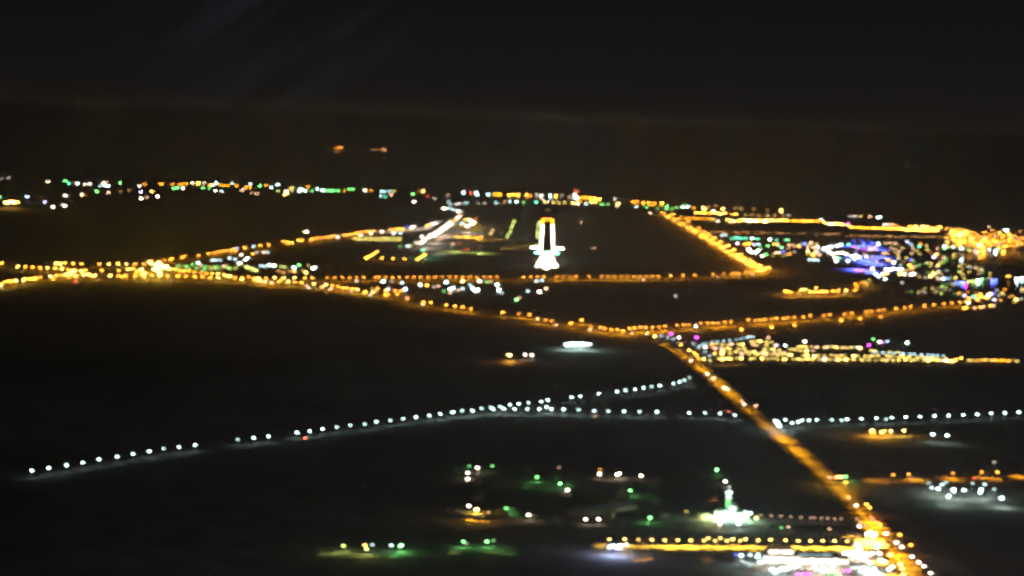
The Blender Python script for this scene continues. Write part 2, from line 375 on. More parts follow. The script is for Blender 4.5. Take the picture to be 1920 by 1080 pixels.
GEN = {}
def style_of(style):
    if style not in GEN: 
        a = lamp_meshes(style); GEN[style] = (a[0].mesh('pole', M['steel']), a[1].mesh('arm', M['steel']), a[2].mesh('lamp_hood', M['dark']), a[3], a[4], a[5])
    return GEN[style]
def lamp(px, py, col='o', style='twin', desc=None, where='', group='street lamps', power=0, rz=None, gain=1.0, full=True, name=None, s=1.0, spot=None, cat=None):
    pole, arm, hood, heads, area, H = style_of(style)
    p = gp(px, py, H * s); rz = R.uniform(0, 6.28) if rz is None else rz
    nm = name or {'twin': 'twin_arm_street_lamp', 'single': 'street_lamp', 'mast': 'floodlight_mast', 'garden': 'garden_lamp'}[style]
    k = round(strength(p, area * s * s) * gain, 2)
    g = glow(col, k)
    cat = cat or {'mast': 'floodlight mast', 'garden': 'garden lamp'}.get(style, 'street lamp')
    if full:
        o = root(nm, p, rz, cat, group, None, s)
        part('pole', pole, o); part('arm', arm, o); part('lamp_hood', hood, o)
        for i, h in enumerate(heads): part('lamp_head', cached(('h', style, i, g.name), lambda: h.mesh('lamp_head', g)), o)
    else:
        def mk():
            q = lamp_meshes(style); mb = MB()
            for j, src in enumerate((q[0], q[1], q[2], *q[3])):
                i0 = len(mb.v); mb.v += src.v; mb.f += [tuple(i0 + t for t in f) for f in src.f]; mb.m += [min(j, 3)] * len(src.f)
            return mb.mesh(nm, [M['steel'], M['steel'], M['dark'], g])
        o = root(nm, p, rz, cat, group, cached(('one', nm, style, g.name), mk), s)
    if power: light(o, {'twin': (.4, 0, H - 1.2), 'single': (2.2, 0, H - 1.2), 'mast': (.7, 0, H - 3), 'garden': (.8, 0, H - .9)}[style], col if col in 'oywcgtbmBler' else {'O': 'o', 'Y': 'y', 'C': 'c', 'p': 'w', 'q': 'o', 'W': 'w', 'G': 'g'}.get(col, 'w'), power, spot)
    note(o, px, py, desc or (CNAME[col] + ' street lamp'), where)
    return o

# small lit building: walls, parapet, door, windows and a lamp over the roof
def house_meshes(v):
    rr = random.Random(v * 31 + 5); w = rr.uniform(9, 15); d = rr.uniform(8, 12); h = rr.choice((4.0, 4.2, 7.4)); 
    wl = MB().box(-w / 2, w / 2, -d / 2, d / 2, 0, h)
    pa = MB()
    for x0, x1, y0, y1 in ((-w / 2 - .1, w / 2 + .1, -d / 2 - .1, -d / 2 + .2), (-w / 2 - .1, w / 2 + .1, d / 2 - .2, d / 2 + .1), (-w / 2 - .1, -w / 2 + .2, -d / 2 + .2, d / 2 - .2), (w / 2 - .2, w / 2 + .1, -d / 2 + .2, d / 2 - .2)):
        pa.box(x0, x1, y0, y1, h + .003, h + .8)
    if rr.random() < .7: pa.box(-1.5, 1.8, d / 2 - 4, d / 2 - 1, h + .003, h + 2.3)
    pa.tube((w / 4, 0, h), (w / 4, 0, h + 1.4), .6, .6, 8)
    dr = MB().box(-.6, .6, -d / 2 - .06, -d / 2 + .02, 0, 2.2)
    wi = MB()
    for fl in range(1 if h < 5 else 2):
        for x in (-w / 2 + 1.8, w / 2 - 1.8, w / 4 + .2):
            for s in (-1, 1): wi.box(x - .6, x + .6, s * d / 2 - .05, s * d / 2 + .05, 1 + fl * 3.4, 2.5 + fl * 3.4)
    lm = MB().tube((-w / 2 + .6, -d / 2 - .15, h - .4), (-w / 2 + .6, -d / 2 - .15, h + 1.4), .06, .06, 5)
    return wl, pa, dr, wi, lm, (w, d, h)
HM = {}
def house(px, py, col='w', desc=None, where='', group='houses', gain=1.0, big=1.0, wide=1.0, power=0, full=False, rz=None, size=1.0, cat='house', name='house'):
    """a low building with a shining lamp on its front; big scales the lamp panel only, size the building"""
    v = R.randrange(6)
    if v not in HM: 
        a = house_meshes(v); HM[v] = (a[0], a[1], a[2], a[3], a[4], a[5])
    wl, pa, dr, wi, lm, (w, d, h) = HM[v]
    p = gp(px, py, (h + 1.0) * size); rz = R.uniform(-.5, .5) if rz is None else rz
    bw, bh = 1.9 * big * wide, 1.4 * big
    area = math.pi * bw * bh * size * size
    k = round(strength(p, area) * gain, 2); g = glow(col, k)
    key = (v, g.name, round(big, 1), round(wide, 1))
    def head(): return MB().ball((-w / 2 + .6 if big < 2 else 0, -d / 2 - .5, h + 1.2), bw, .5 * big, bh, 8, 4)
    pm = M['plaster'] if v % 2 else M['plaster2']
    if full:
        o = root(name, p, rz, cat, group, None, size)
        part('wall', cached(('hw', v), lambda: wl.mesh('wall', pm)), o); part('roof_parapet', cached(('hp', v), lambda: pa.mesh('roof_parapet', pm)), o)
        part('door', cached(('hd', v), lambda: dr.mesh('door', M['wood'])), o); part('window', cached(('hwi', v), lambda: wi.mesh('window', M['glass'])), o)
        part('lamp_bracket', cached(('hl', v), lambda: lm.mesh('lamp_bracket', M['steel'])), o); part('lamp_head', cached(('hh',) + key, lambda: head().mesh('lamp_head', g)), o)
    else:
        def mk():
            mb = MB()
            for j, src in enumerate((wl, pa, dr, wi, lm, head())):
                i0 = len(mb.v); mb.v += src.v; mb.f += [tuple(i0 + t for t in f) for f in src.f]; mb.m += [j] * len(src.f)
            return mb.mesh(name, [pm, pm, M['wood'], M['glass'], M['steel'], g])
        o = root(name, p, rz, cat, group, cached(('house', name) + key, mk), size)
    if power: light(o, (-w / 2 + .6, -d / 2 - 2.5, h + .6), {'p': 'w', 'O': 'o', 'Y': 'y', 'C': 'c', 'W': 'w', 'G': 'g', 'q': 'o', 'e': 'e'}.get(col, col), power)
    note(o, px, py, desc or (CNAME[col] + ' lit house'), where)
    return o

# ---------------------------------------------------------------- runway
TH = gp(1025.5, 475); EN = gp(1027, 413); AX = (EN - TH); AX.z = 0; RL = AX.length; AX.normalize(); NX = Vector((AX.y, -AX.x, 0))
def rw(along, across, z=0.0):
    q = TH + AX * along + NX * across; return Vector((q.x, q.y, drop(q.x, q.y) + z))
def runway():
    mb = MB(); LIFT[0] += .03; z = LIFT[0]; pts = dens([rw(-60, 0), rw(RL + 60, 0)], 60); ribbon(mb, pts, 56, z=z)
    o = mb.build('runway', M['asphalt']); o['kind'] = 'structure'
    mk = MB()
    for k in range(12):
        c = (k - 5.5) * 4 + (1 if k > 5 else -1)
        ribbon(mk, [rw(8, c), rw(38, c)], 2.0, z=z + .02)
    for k in range(int(RL / 50) - 3): ribbon(mk, [rw(100 + 50 * k, 0), rw(130 + 50 * k, 0)], .9, z=z + .02)
    for k in (300,):
        for s in (-9, 9): ribbon(mk, [rw(k, s), rw(k + 50, s)], 7, z=z + .02)
    for s in (-27, 27): ribbon(mk, dens([rw(0, s), rw(RL, s)], 100), .9, z=z + .02)
    q = mk.build('runway_markings', M['paint']); q['kind'] = 'structure'
runway()
def field_light(p, col, name, cat, group, desc, where, r=.9, gain=1.0, wide=1.0, k=None):
    r *= 1.5; area = math.pi * r * r * wide; g = glow(col, round(strength(p, area) * gain, 2))
    def mk():
        return (MB().lathe([(.5, 0), (.35, .25), (.2, .6)], n=6).mesh('lamp_base', M['dark']), MB().ball((0, 0, .6 + r), r * wide, r, r, 8, 4).mesh('lamp_head', g))
    b, h = cached(('fl', g.name, r, wide), mk)
    o = root(name, p, math.atan2(AX.y, AX.x) - math.pi / 2, cat, group)
    part('lamp_base', b, o); part('lamp_head', h, o)
    px = 960 + FPX * (p - EYE).dot(CX) / (p - EYE).dot(fw); note(o, px, 0, desc, where)
    return o
nn = int(RL / 60); RWL = []
for s, side in ((-1, 'left'), (1, 'right')):
    for k in range(nn + 1):
        c = 'a' if k > nn * .80 else 'w'
        o = field_light(rw(k * RL / nn, s * 25, .35), c, 'runway_edge_light', 'runway light', 'lights along both runway edges', None, None, .95, .36 if c == 'w' else .26)
        REC.pop(); yk = k - int(nn * .8) if c == 'a' else k + 1
        RWL.append((o, c, side, yk))
        o['group'] = '%s lights of the %s runway edge' % ('yellow' if c == 'a' else 'white', side)
for k in range(9): field_light(rw(RL + 60, (k - 4) * 6.4, .35), 'R', 'runway_end_light', 'runway light', 'red lights across the far runway end', 'red light', 'in the bar across the far end of the runway', 1.2, 2.6)
for k in range(19): field_light(rw(-14, (k - 9) * 4.8, .35), 't', 'threshold_light', 'threshold light', 'green lights across the runway threshold', 'green threshold light', 'in the bar across the near end of the runway', 1.1, 2.6)
for s, side in ((-1, 'left'), (1, 'right')):
    for k in range(4): field_light(rw(330, s * (36 + k * 9), .35), 'w', 'approach_indicator_light', 'approach light', 'white glide slope lights beside the runway', 'white glide slope light', 'in the short row %s of the runway near the green bar' % side, 2.0, 1.3)
AP = 1020.0
APL = []
for row in range(1, 35):
    a = -AP * row / 34.0
    for c in (-1.7, 1.7) if row < 30 else (-2.5, 2.5, 0):
        o = field_light(rw(a, c, .3), 'w', 'approach_light', 'approach light', 'white centre line approach lights', None, None, 1.0, 1.7); REC.pop()
        APL.append((o, row, c)); o['group'] = 'approach lights on the centre line'
for j, (a, hw_) in enumerate(((-150, 18), (-300, 21), (-460, 25), (-630, 29), (-790, 33), (-880, 35))):
    m_ = int(hw_ / 5)
    for k in range(-m_, m_ + 1):
        if k == 0: continue
        field_light(rw(a, hw_ * k / m_, .3), 'w', 'crossbar_approach_light', 'approach light', 'white crossbar approach lights', 'white light', 'in the %s approach light crossbar below the green bar' % ('first', 'second', 'third', 'fourth', 'fifth', 'sixth and lowest')[j], 1.05, 2.2)

# taxiway lights, reading from the zoomed photograph
def group_px(lst, fn):
    for t in lst: fn(*t)
for (x, y) in ((964, 415), (963, 418), (961, 424), (959, 427), (957, 433), (956, 437), (953, 441), (951, 445), (942, 468), (924, 432), (921, 437), (919, 440)):
    field_light(at(x, y, 1.2) - Vector((0, 0, 1.0)), 'e' if x > 945 else 'Y', 'taxiway_light', 'taxiway light', 'yellow taxiway lights left of the runway', 'yellow green taxiway light', 'in the rows left of the runway', 1.9, .42 if y < 460 else .1)
for (x, y) in ((1011, 416), (1010, 420), (1009, 425), (1008.5, 434), (1008, 439), (1007.5, 445), (1007, 460)):
    field_light(at(x, y, 1.2) - Vector((0, 0, 1.0)), 'e', 'runway_guard_light', 'runway light', 'yellow green lights close left of the runway edge', 'yellow green light', 'hugging the left edge of the runway', 1.5, .6)
for (x, y, c, d, g_) in ((1087, 417, 'p', 'dull red obstruction lamp right of the far runway end', .45), (1113, 465, 'p', 'brown orange lamp alone on the dark field right of the runway', .35), (1028, 394, 'q', 'faint red lamp beyond the far end of the runway', .6), (1267, 556, 'W', 'lone faint white lamp on the dark field below the runway road', 1.0)):
    o = lamp(x, y, c, 'garden', None, '', 'lone lamps on the dark airfield', gain=g_, s=1.5); REC.pop(); o['label'] = d

# ---------------------------------------------------------------- street lamps that can be read one by one
PW = 48000
# white lamps of the near road
W1 = [(59, 882), (91, 877, 1.2), (124, 872), (155, 867), (185, 861, 1.2), (219, 856), (249, 851), (279, 846, 1.1), (306, 841, .3), (335, 838), (365, 834), (445, 824, .25), (475, 821), (503, 818), (556, 811, 1.2), (580, 808), (604, 804), (631, 801, .45), (656, 797, .4), (683, 795, .4), (705, 791, .8), (731, 788, .45), (755, 785, .5), (779, 782), (804, 779, .7), (825, 776, 1.2), (848, 773, 1.2), (866, 770, .5), (885, 770, 1.2), (924, 767), (944, 766), (964, 767), (988, 767, .7), (1010, 767, .8), (1024, 763, 1), (1033, 767), (1056, 767, 1.3), (1084, 768, .5), (1113, 770, .7), (1140, 771, .5), (1169, 771), (1198, 772, .5), (1231, 772, 1.2), (1291, 774, .8), (1321, 774, .5), (1349, 775, .7), (1377, 778, .7)]
W2 = [(902, 766, .4), (920, 764, .4), (937, 762, .5), (955, 759, .7), (972, 757, 1), (990, 755, .4), (1014, 753, .7), (1026, 750, 1.1), (1071, 745, .8), (1087, 743, .7), (1122, 738, .8), (1156, 734, 1), (1172, 732, .6), (1190, 730, .8), (1206, 727, .7), (1221, 725, .4), (1236, 723, 1.1), (1262, 719, .6), (1273, 716, .6), (1283, 713, .5), (1292, 708, .2)]
W3 = [(1471, 787, .6), (1484, 793, .8), (1495, 791, 1), (1503, 788, .7), (1516, 788, .7), (1530, 787, .7), (1558, 787, .5), (1577, 788, .5), (1587, 786, 1.2), (1614, 785, .9), (1642, 784, 1.2), (1660, 786, .3), (1671, 783, .8), (1697, 782, 1.2), (1724, 781, .8), (1751, 780, .8), (1778, 779, 1), (1805, 778, 1), (1831, 777, .9), (1857, 775, .9), (1883, 774, 1), (1909, 773, 1)]
for t in W1: lamp(t[0], t[1], 'c', 'single', 'white street lamp', 'of the long near road that climbs from the lower left', 'white street lamps of the long near road', 1500, -1.2, t[2] if len(t) > 2 else 1.0)
for t in W2: lamp(t[0], t[1], 'c', 'single', 'white street lamp', 'of the branch road rising to the highway', 'white street lamps of the branch road', 500, -1.2, t[2])
for t in W3: lamp(t[0], t[1], 'c', 'single', 'white street lamp', 'of the road leaving right from the white crossing lamps', 'white street lamps right of the highway', 500, -1.2, t[2])
# runway front road
F1 = [614, 628, 642, 656, 669, 682, 704, 711, 723, 736, 749, 763, 776, 789, 803, 816, 829, 842, 855, 868, 881, 894, 907, 919, 932, 982, 995, 1008, 1020, 1044, 1056, 1068, 1080, 1105, 1129, 1141, 1152, 1165, 1177, 1189, 1200, 1212, 1223, 1235, 1257, 1281, 1303, 1337, 1357, 1372, 1379, 1385, 1397, 1405, 1413]
for x in F1:
    y = 520.5 - (x - 614) * .004 if x < 1240 else 518 - (x - 1240) * .035
    if x > 1385: y = 512 - (x - 1385) * .10
    lamp(x, y, 'o', 'twin', 'orange street lamp', 'of the road crossing below the runway', 'orange lamps of the road below the runway', PW, 1.57, .75 if x != 1257 else 1.3)
# highway between the two junctions, lower centre and right
F2 = [(764, 562, .5), (794, 567, 1), (808, 567, 1), (836, 572, 1), (853, 574, 1), (868, 576, 1), (883, 579, 1), (943, 586, 1.3), (973, 588, .4), (993, 590, .8), (1008, 598, .6), (1023, 600, .5), (1035, 602, .5), (1070, 606, 1.5), (1091, 600, 1.5), (1108, 612, .5), (1126, 614, 1), (1134, 616, .7), (1146, 618, 1.1), (1158, 618, 1), (1168, 621, 1.5), (1180, 616, 1), (1190, 615, 1), (1201, 614, .9)]
for t in F2: lamp(t[0], t[1], 'o', 'twin', 'orange street lamp', 'of the highway between the lower centre and the fork', 'orange lamps of the highway before the fork', PW, 1.2, t[2])
F3 = [(1211, 614), (1223, 614), (1235, 613), (1247, 612), (1270, 610), (1282, 609), (1291, 609), (1314, 606), (1327, 606), (1337, 606), (1347, 606), (1359, 604), (1371, 603), (1403, 600), (1416, 601), (1425, 600), (1434, 599), (1447, 598), (1456, 597), (1469, 597), (1478, 596), (1489, 595), (1506, 594), (1519, 592), (1545, 591), (1556, 590), (1584, 589), (1597, 587), (1624, 585), (1634, 584), (1648, 582), (1657, 581), (1680, 579), (1697, 577), (1708, 575), (1733, 573), (1751, 571), (1770, 569), (1784, 568), (1800, 567), (1811, 566)]
for t in F3: lamp(t[0], t[1], 'o', 'twin', 'orange street lamp', 'of the road from the highway fork to the right', 'orange lamps of the road right of the fork', PW, 1.5, R.uniform(.7, 1.2))
for (x, y, g_) in ((1392, 618, 1.3), (1449, 614, 1.3), (1488, 610, .9), (1578, 601, 1.4), (1614, 598, 1), (1650, 594, .4)): lamp(x, y, 'o', 'single', 'bright orange lamp', 'standing just below the road to the right of the fork', 'orange lamps below the right hand road', 2500, None, g_, s=1.2)
# bottom market road
F4 = [(1143, 1012, 1), (1171, 1012, 1), (1197, 1013, .4), (1222, 1013, 1), (1246, 1014, 1), (1271, 1014, .9), (1295, 1014, 1), (1320, 1015, .8), (1328, 1010, .8), (1341, 1015, .6), (1351, 1010, .9), (1363, 1015, .9), (1374, 1012, 1.3), (1388, 1015, .7), (1398, 1012, 1.2), (1422, 1014, 1), (1445, 1013, 1.1), (1473, 1014, 1), (1497, 1015, 1), (1520, 1015, 1), (1543, 1015, 1), (1565, 1015, 1.2), (1589, 1016, .8)]
for t in F4: lamp(t[0], t[1], 'y', 'single', 'glowing yellow street lamp', 'of the brightly lit road along the bottom', 'yellow lamps of the market road', 0, 1.5, t[2])
for k in range(24):
    x = 1120 + 22 * k
    pass
# orange side road right
for t in ((1675, 891, .8), (1704, 890, .8), (1787, 888, .5), (1841, 886, .8), (1870, 886, 1.4)): lamp(t[0], t[1], 'o', 'single', 'orange street lamp', 'of the short orange road at the right edge', 'orange lamps of the right hand side road', 3500, 1.5, t[2])
for t in ((1426, 967), (1446, 968), (1464, 969), (1483, 970), (1502, 971), (1520, 972), (1527, 972), (1540, 973), (1552, 973), (1565, 974), (1577, 974)): lamp(t[0], t[1], 'p', 'garden', 'dim pinkish lamp', 'in the straight row right of the mosque', 'dim lamps in a row right of the mosque', 60, None, .28)
for t in ((1478, 989, .8), (1555, 993, .6), (1607, 974, .4), (1613, 981, .5), (1622, 986, .4)): lamp(t[0], t[1], 'p', 'garden', 'small cream lamp', 'above the glowing market road', 'cream lamps above the market road', 60, None, t[2])

# left trunk: three carriageway rows, dense
rows = [([(4, 493), (33, 500), (47, 500), (61, 501), (75, 502), (89, 502), (104, 503), (117, 504), (129, 506), (139, 507), (142, 508), (152, 508), (160, 507)], 'upper left road'),
        ([(104, 494), (109, 493), (113, 495), (122, 493), (137, 494), (153, 495), (186, 495), (204, 495), (221, 495), (237, 495), (253, 495), (270, 496), (280, 491), (284, 490)], 'slip road above the junction'),
        ([(2, 533), (9, 529), (15, 527), (20, 528), (27, 527), (31, 526), (44, 525), (48, 523), (56, 523), (64, 524), (67, 521), (75, 520), (95, 518), (100, 524), (106, 517), (116, 516), (124, 515), (129, 519), (131, 513), (135, 511), (138, 508), (140, 517), (143, 518), (157, 515), (172, 518), (178, 517), (166, 514), (168, 516)], 'lower left road'),
        ([(191, 507), (207, 517), (223, 507), (222, 517), (230, 519), (236, 517), (240, 505), (246, 505), (250, 504), (253, 518), (255, 511), (259, 508), (264, 514), (266, 506), (270, 518), (274, 512), (285, 516), (299, 516), (315, 517), (334, 518), (349, 518), (365, 519), (380, 519), (395, 520), (409, 521)], 'left junction'),
        ([(320, 505), (328, 505), (337, 507), (345, 508), (354, 508), (365, 510), (377, 511), (387, 513), (397, 513), (409, 514), (420, 515), (423, 517), (431, 518), (441, 521), (454, 521), (453, 524), (466, 520), (476, 522), (479, 525), (484, 522), (487, 526), (493, 528), (499, 522), (515, 521), (509, 530), (523, 528), (528, 524), (532, 521), (541, 528), (552, 521), (553, 529), (565, 530), (572, 521), (586, 521), (589, 532), (604, 538), (611, 534), (623, 536), (634, 537), (644, 540), (651, 540), (662, 541), (670, 543)], 'highway right of the left junction'),
        ([(686, 547), (699, 548), (728, 552), (745, 552), (723, 545), (708, 541), (740, 545), (752, 545)], 'small yard below the runway road')]
BIG = {(131, 513), (138, 508), (157, 515), (166, 514), (113, 495), (31, 526), (95, 518), (44, 525), (453, 524), (484, 522), (487, 526)}
for pts, wh in rows:
    for (x, y) in pts:
        lamp(x, y, 'y' if (x, y) in BIG or R.random() < .22 else 'o', 'twin', 'orange street lamp' , 'of the ' + wh, 'orange lamps of the ' + wh, PW if R.random() < .8 else 0, 1.4, R.uniform(.9, 1.5) * (1.5 if (x, y) in BIG else 1), full=x < 320 or y > 540)
# blazing heart of the left junction
for (x, y, g_) in ((292, 496, 2.0), (298, 492, 2.2), (303, 497, 2.5), (294, 502, 2.5), (300, 503, 2.2), (308, 501, 2), (289, 505, 1.6), (298, 509, 2.0), (300, 515, 1.4), (313, 499, 1.5), (283, 494, 1.2), (265, 505, 1.2), (270, 512, 1.2), (316, 504, 1.4)):
    lamp(x, y, 'y', 'mast', 'tall floodlight mast with a yellow crown', 'in the blazing heart of the left junction', 'floodlight masts of the left junction', 90000, None, g_ * 1.2)
# airport road
A1 = [(308, 488, .5), (320, 487, .8), (323, 485, .6), (342, 483, 1.1), (347, 480, .4), (372, 479, 1), (391, 476, 1.1), (402, 474, .6), (409, 472, .6), (416, 471, .7), (424, 470, .7), (430, 470, .6), (437, 468, 1), (442, 471, .6), (459, 464, 1), (474, 476, .9), (488, 460, .9), (504, 459, 1), (532, 453, .9), (540, 455, 1.2), (547, 455, 1.4), (560, 450, 1), (566, 451, 1), (583, 449, .7), (587, 448, .7), (595, 446, 1), (604, 446, .5), (611, 445, .5), (618, 444, .6), (625, 442, 1), (645, 441, .8), (653, 440, .8), (660, 440, .8), (668, 437, 1), (676, 436, 1), (684, 435, 1), (692, 434, 1), (700, 433, 1), (731, 430, 1), (739, 430, 1), (745, 430, 1), (751, 429, 1.3), (756, 430, 1), (803, 424, 1), (823, 422, .9), (828, 422, .9)]
for t in A1: lamp(t[0], t[1], 'o', 'twin', 'orange street lamp', 'of the road that runs up to the airport terminal', 'orange lamps of the airport road', PW, 1.2, t[2], full=False)
# right edge road of the runway field: many cut-off lamps, few seen singly
B1 = [(1436, 503), (1441, 502), (1430, 505), (1422, 508), (1410, 500), (1400, 494), (1385, 486), (1372, 478), (1362, 472), (1350, 463), (1335, 452), (1325, 445), (1315, 440), (1300, 432), (1288, 425), (1276, 418), (1265, 411), (1255, 405), (1247, 401), (1240, 399), (1310, 428), (1320, 434), (1340, 446), (1352, 453), (1376, 468), (1390, 478), (1405, 489), (1416, 494), (1425, 499), (1290, 415), (1275, 408), (1262, 401), (1330, 440), (1365, 460)]
for k in range(30):
    f = k / 29; B1.append((1244 + 186 * f, 399.5 + 3 * math.sin(f * 3) + 103 * f ** 1.06 + (4 if k % 2 else -1)))
with Gather('airfield_side_lamps', 'row of orange street lamps running down the slanting road right of the airfield', 'street lamps'):
  for (x, y) in B1: lamp(x, y, 'o', 'twin', 'orange street lamp', 'of the road slanting down the right side of the airfield', 'orange lamps of the airfield side road', 90000, .6, R.uniform(1.5, 2.0), full=False)
for (x, y, c, d) in ((1257, 401, None, ''),): pass

# cut-off lamps of the near highway: their glass faces straight down, only the lit road shows
def cutoff():
    pole = MB().tube((0, 0, 0), (0, 0, 14), .2, .1, 6).mesh('pole', M['steel'])
    arm = MB().tube((-3, 0, 14.2), (3, 0, 14.2), .07, .07, 5).mesh('arm', M['steel'])
    hd = [MB().box(s * 3.6 - .7, s * 3.6 + .7, -.3, .3, 14.1, 14.35, 0, .08).mesh('lamp_hood', M['dark']) for s in (-1, 1)]
    return pole, arm, hd
CO = cutoff()
def walk(pts, step):
    out = []; acc = 0
    for a, b in zip(pts, pts[1:]):
        L = (b - a).length
        while acc < L: out.append((a.lerp(b, acc / L), (b - a).normalized())); acc += step
        acc -= L
    return out
def hw_power(px):
    base = 90000 if px < 1300 else 160000 if px < 1380 else 75000 if px < 1435 else 200000 if px < 1560 else 90000 if px < 1620 else 420000
    return int(base * R.choice((.15, .3, .8, 1.1, 1.5)) / 5000) * 5000
for p, d in walk(ROADS['highway_road'], 38):
    v = p - EYE; px = 960 + FPX * v.dot(CX) / v.dot(fw); py = 540 - FPX * v.dot(CY) / v.dot(fw)
    if not (1240 < px < 1800 and py < 1150): continue
    o = root('cutoff_street_lamp', p, math.atan2(d.y, d.x) + 1.57, 'street lamp', 'cut off lamps of the near highway')
    part('pole', CO[0], o); part('arm', CO[1], o)
    for h in CO[2]: part('lamp_hood', h, o)
    light(o, (1.6, 0, 13.6), 'o', hw_power(px), 118)
    note(o, px, py, 'downward shining lamp post', 'in the median of the orange lit near highway')
for p, d in walk(ROADS['market_road'], 26):
    v = p - EYE; px = 960 + FPX * v.dot(CX) / v.dot(fw); py = 540 - FPX * v.dot(CY) / v.dot(fw)
    if px < 1104: continue
    o = root('cutoff_street_lamp', p, math.atan2(d.y, d.x) + 1.57, 'street lamp', 'cut off lamps of the market road')
    part('pole', CO[0], o, ); part('arm', CO[1], o)
    for h in CO[2]: part('lamp_hood', h, o)
    light(o, (1.6, 0, 13.6), 'y', int(R.uniform(.55, 1.25) * (90000 if px < 1130 else 300000 if px < 1160 else 620000) / 10000) * 10000, 112)
    note(o, px, py, 'downward shining lamp post', 'in the middle of the glowing market road at the bottom')
for p, d in walk(ROADS['orange_side_road'], 60):
    v = p - EYE; px = 960 + FPX * v.dot(CX) / v.dot(fw); py = 540 - FPX * v.dot(CY) / v.dot(fw)
    o = root('cutoff_street_lamp', p, math.atan2(d.y, d.x) + 1.57, 'street lamp', 'cut off lamps of the orange side road')
    part('pole', CO[0], o); part('arm', CO[1], o)
    for h in CO[2]: part('lamp_hood', h, o)
    light(o, (1.6, 0, 13.6), 'o', 160000, 128)
    note(o, px, py, 'downward shining lamp post', 'along the orange lit road at the right edge')

# ---------------------------------------------------------------- cars
def car_meshes():
    prof = [(-2.2, .45), (-2.25, .8), (-1.9, .98), (-1.35, 1.02), (1.0, 1.0), (2.0, .86), (2.25, .68), (2.2, .42)]
    mb = MB(); n = len(prof)
    for y in (-.88, .88): mb.v += [(x, y * (.94 if z > .9 else 1), z) for x, z in prof]
    mb.f.append(tuple(range(n))); mb.f.append(tuple(reversed(range(n, 2 * n)))); mb.m += [0, 0]
    for k in range(n): mb.f.append((k, n + k, n + (k + 1) % n, (k + 1) % n)); mb.m.append(0)
    cab = MB(); a = [(-1.75, 1.0), (-1.2, 1.45), (.2, 1.47), (.95, 1.0)]
    for y in (-.8, .8): cab.v += [(x, y * (.82 if z > 1.2 else 1), z) for x, z in a]
    cab.f += [(0, 1, 2, 3), (7, 6, 5, 4), (0, 4, 5, 1), (2, 6, 7, 3)]; cab.m += [0] * 4
    cab.f.append((1, 5, 6, 2)); cab.m.append(1)
    wh = MB().tube((0, -.11, 0), (0, .11, 0), .33, .33, 10)
    return mb, cab, wh
CARM = car_meshes()
PAINT = [mat('car_paint_' + n, c, .35, spec=.5) for n, c in (('white', (.75, .75, .74)), ('silver', (.4, .41, .42)), ('dark', (.04, .045, .06)), ('red', (.3, .03, .03)), ('sand', (.4, .34, .25)))]
CB = [cached(('cb', i), lambda i=i: CARM[0].mesh('body', PAINT[i])) for i in range(5)]
CCB = [cached(('cc', i), lambda i=i: CARM[1].mesh('cabin', [M['glass'], PAINT[i]])) for i in range(5)]
CW = CARM[2].mesh('wheel', M['rubber'])
def car(px, py, col='w', where='', rn=None, gain=1.0, desc=None):
    p = gp(px, py, .8); d = Vector((0, -1, 0)); z = .35
    if rn:
        q = min(ROADS[rn], key=lambda t: (t - p).length); i = ROADS[rn].index(q); d = (ROADS[rn][min(i + 1, len(ROADS[rn]) - 1)] - ROADS[rn][max(i - 1, 0)]).normalized(); z = .62
        if (d.y < 0) == (col == 'r'): d = -d
    elif col == 'r': d = -d
    i = R.randrange(5); s = 1.25
    o = root('car', p + Vector((0, 0, z)), math.atan2(d.y, d.x), 'car', 'cars driving on the lit roads', None, s)
    part('body', CB[i], o); part('cabin', CCB[i], o)
    for x in (-1.4, 1.4):
        for y in (-.82, .82): part('wheel', CW, o, (x, y, .33))
    area = 2 * math.pi * .5 * .36 * s * s
    k = round(strength(p, area) * gain, 2)
    gw = glow('w' if col == 'r' else col, k * (.1 if col == 'r' else 1)); gr = glow('r', k * (1.3 if col == 'r' else .1))
    h = cached(('hl', gw.name), lambda: MB().ball((0, 0, 0), .18, .5, .36, 8, 4).mesh('headlight', gw)); t = cached(('tl', gr.name), lambda: MB().ball((0, 0, 0), .18, .5, .36, 8, 4).mesh('taillight', gr))
    for y in (-.6, .6): part('headlight', h, o, (2.2, y, .7)); part('taillight', t, o, (-2.22, y, .78))
    note(o, px, py, desc or {'r': 'car with glowing red tail lights', 'w': 'car with bright white headlights', 'c': 'car with bluish headlights', 'l': 'car with lavender headlights', 'p': 'car with dim headlights'}[col], where)
    return o
for (x, y, c, g_) in ((1326, 701, 'w', 1.4), (1338, 710, 'w', 1.5), (1358, 727, 'w', 1.5), (1363, 731, 'w', 1.5), (1390, 753, 'p', 1), (1395, 759, 'w', 1.2), (1417, 761, 'p', 1.2), (1295, 676, 'w', 1.6), (1555, 896, 'p', 1), (1590, 933, 'p', 1), (1605, 948, 'w', .9), (1661, 1001, 'w', 1.6), (1680, 1018, 'w', 1.8), (1690, 1026, 'w', 2), (1710, 1044, 'c', 2), (1722, 1055, 'w', 1.7), (1732, 1062, 'w', 1.7), (1744, 1075, 'w', 1.7), (1633, 970, 'r', 1.2), (1636, 975, 'r', 1.4), (1641, 979, 'r', 1.2), (1644, 981, 'r', 1.2), (1564, 896, 'r', .7)):
    car(x, y, c, 'on the near orange highway', 'highway_road', g_)
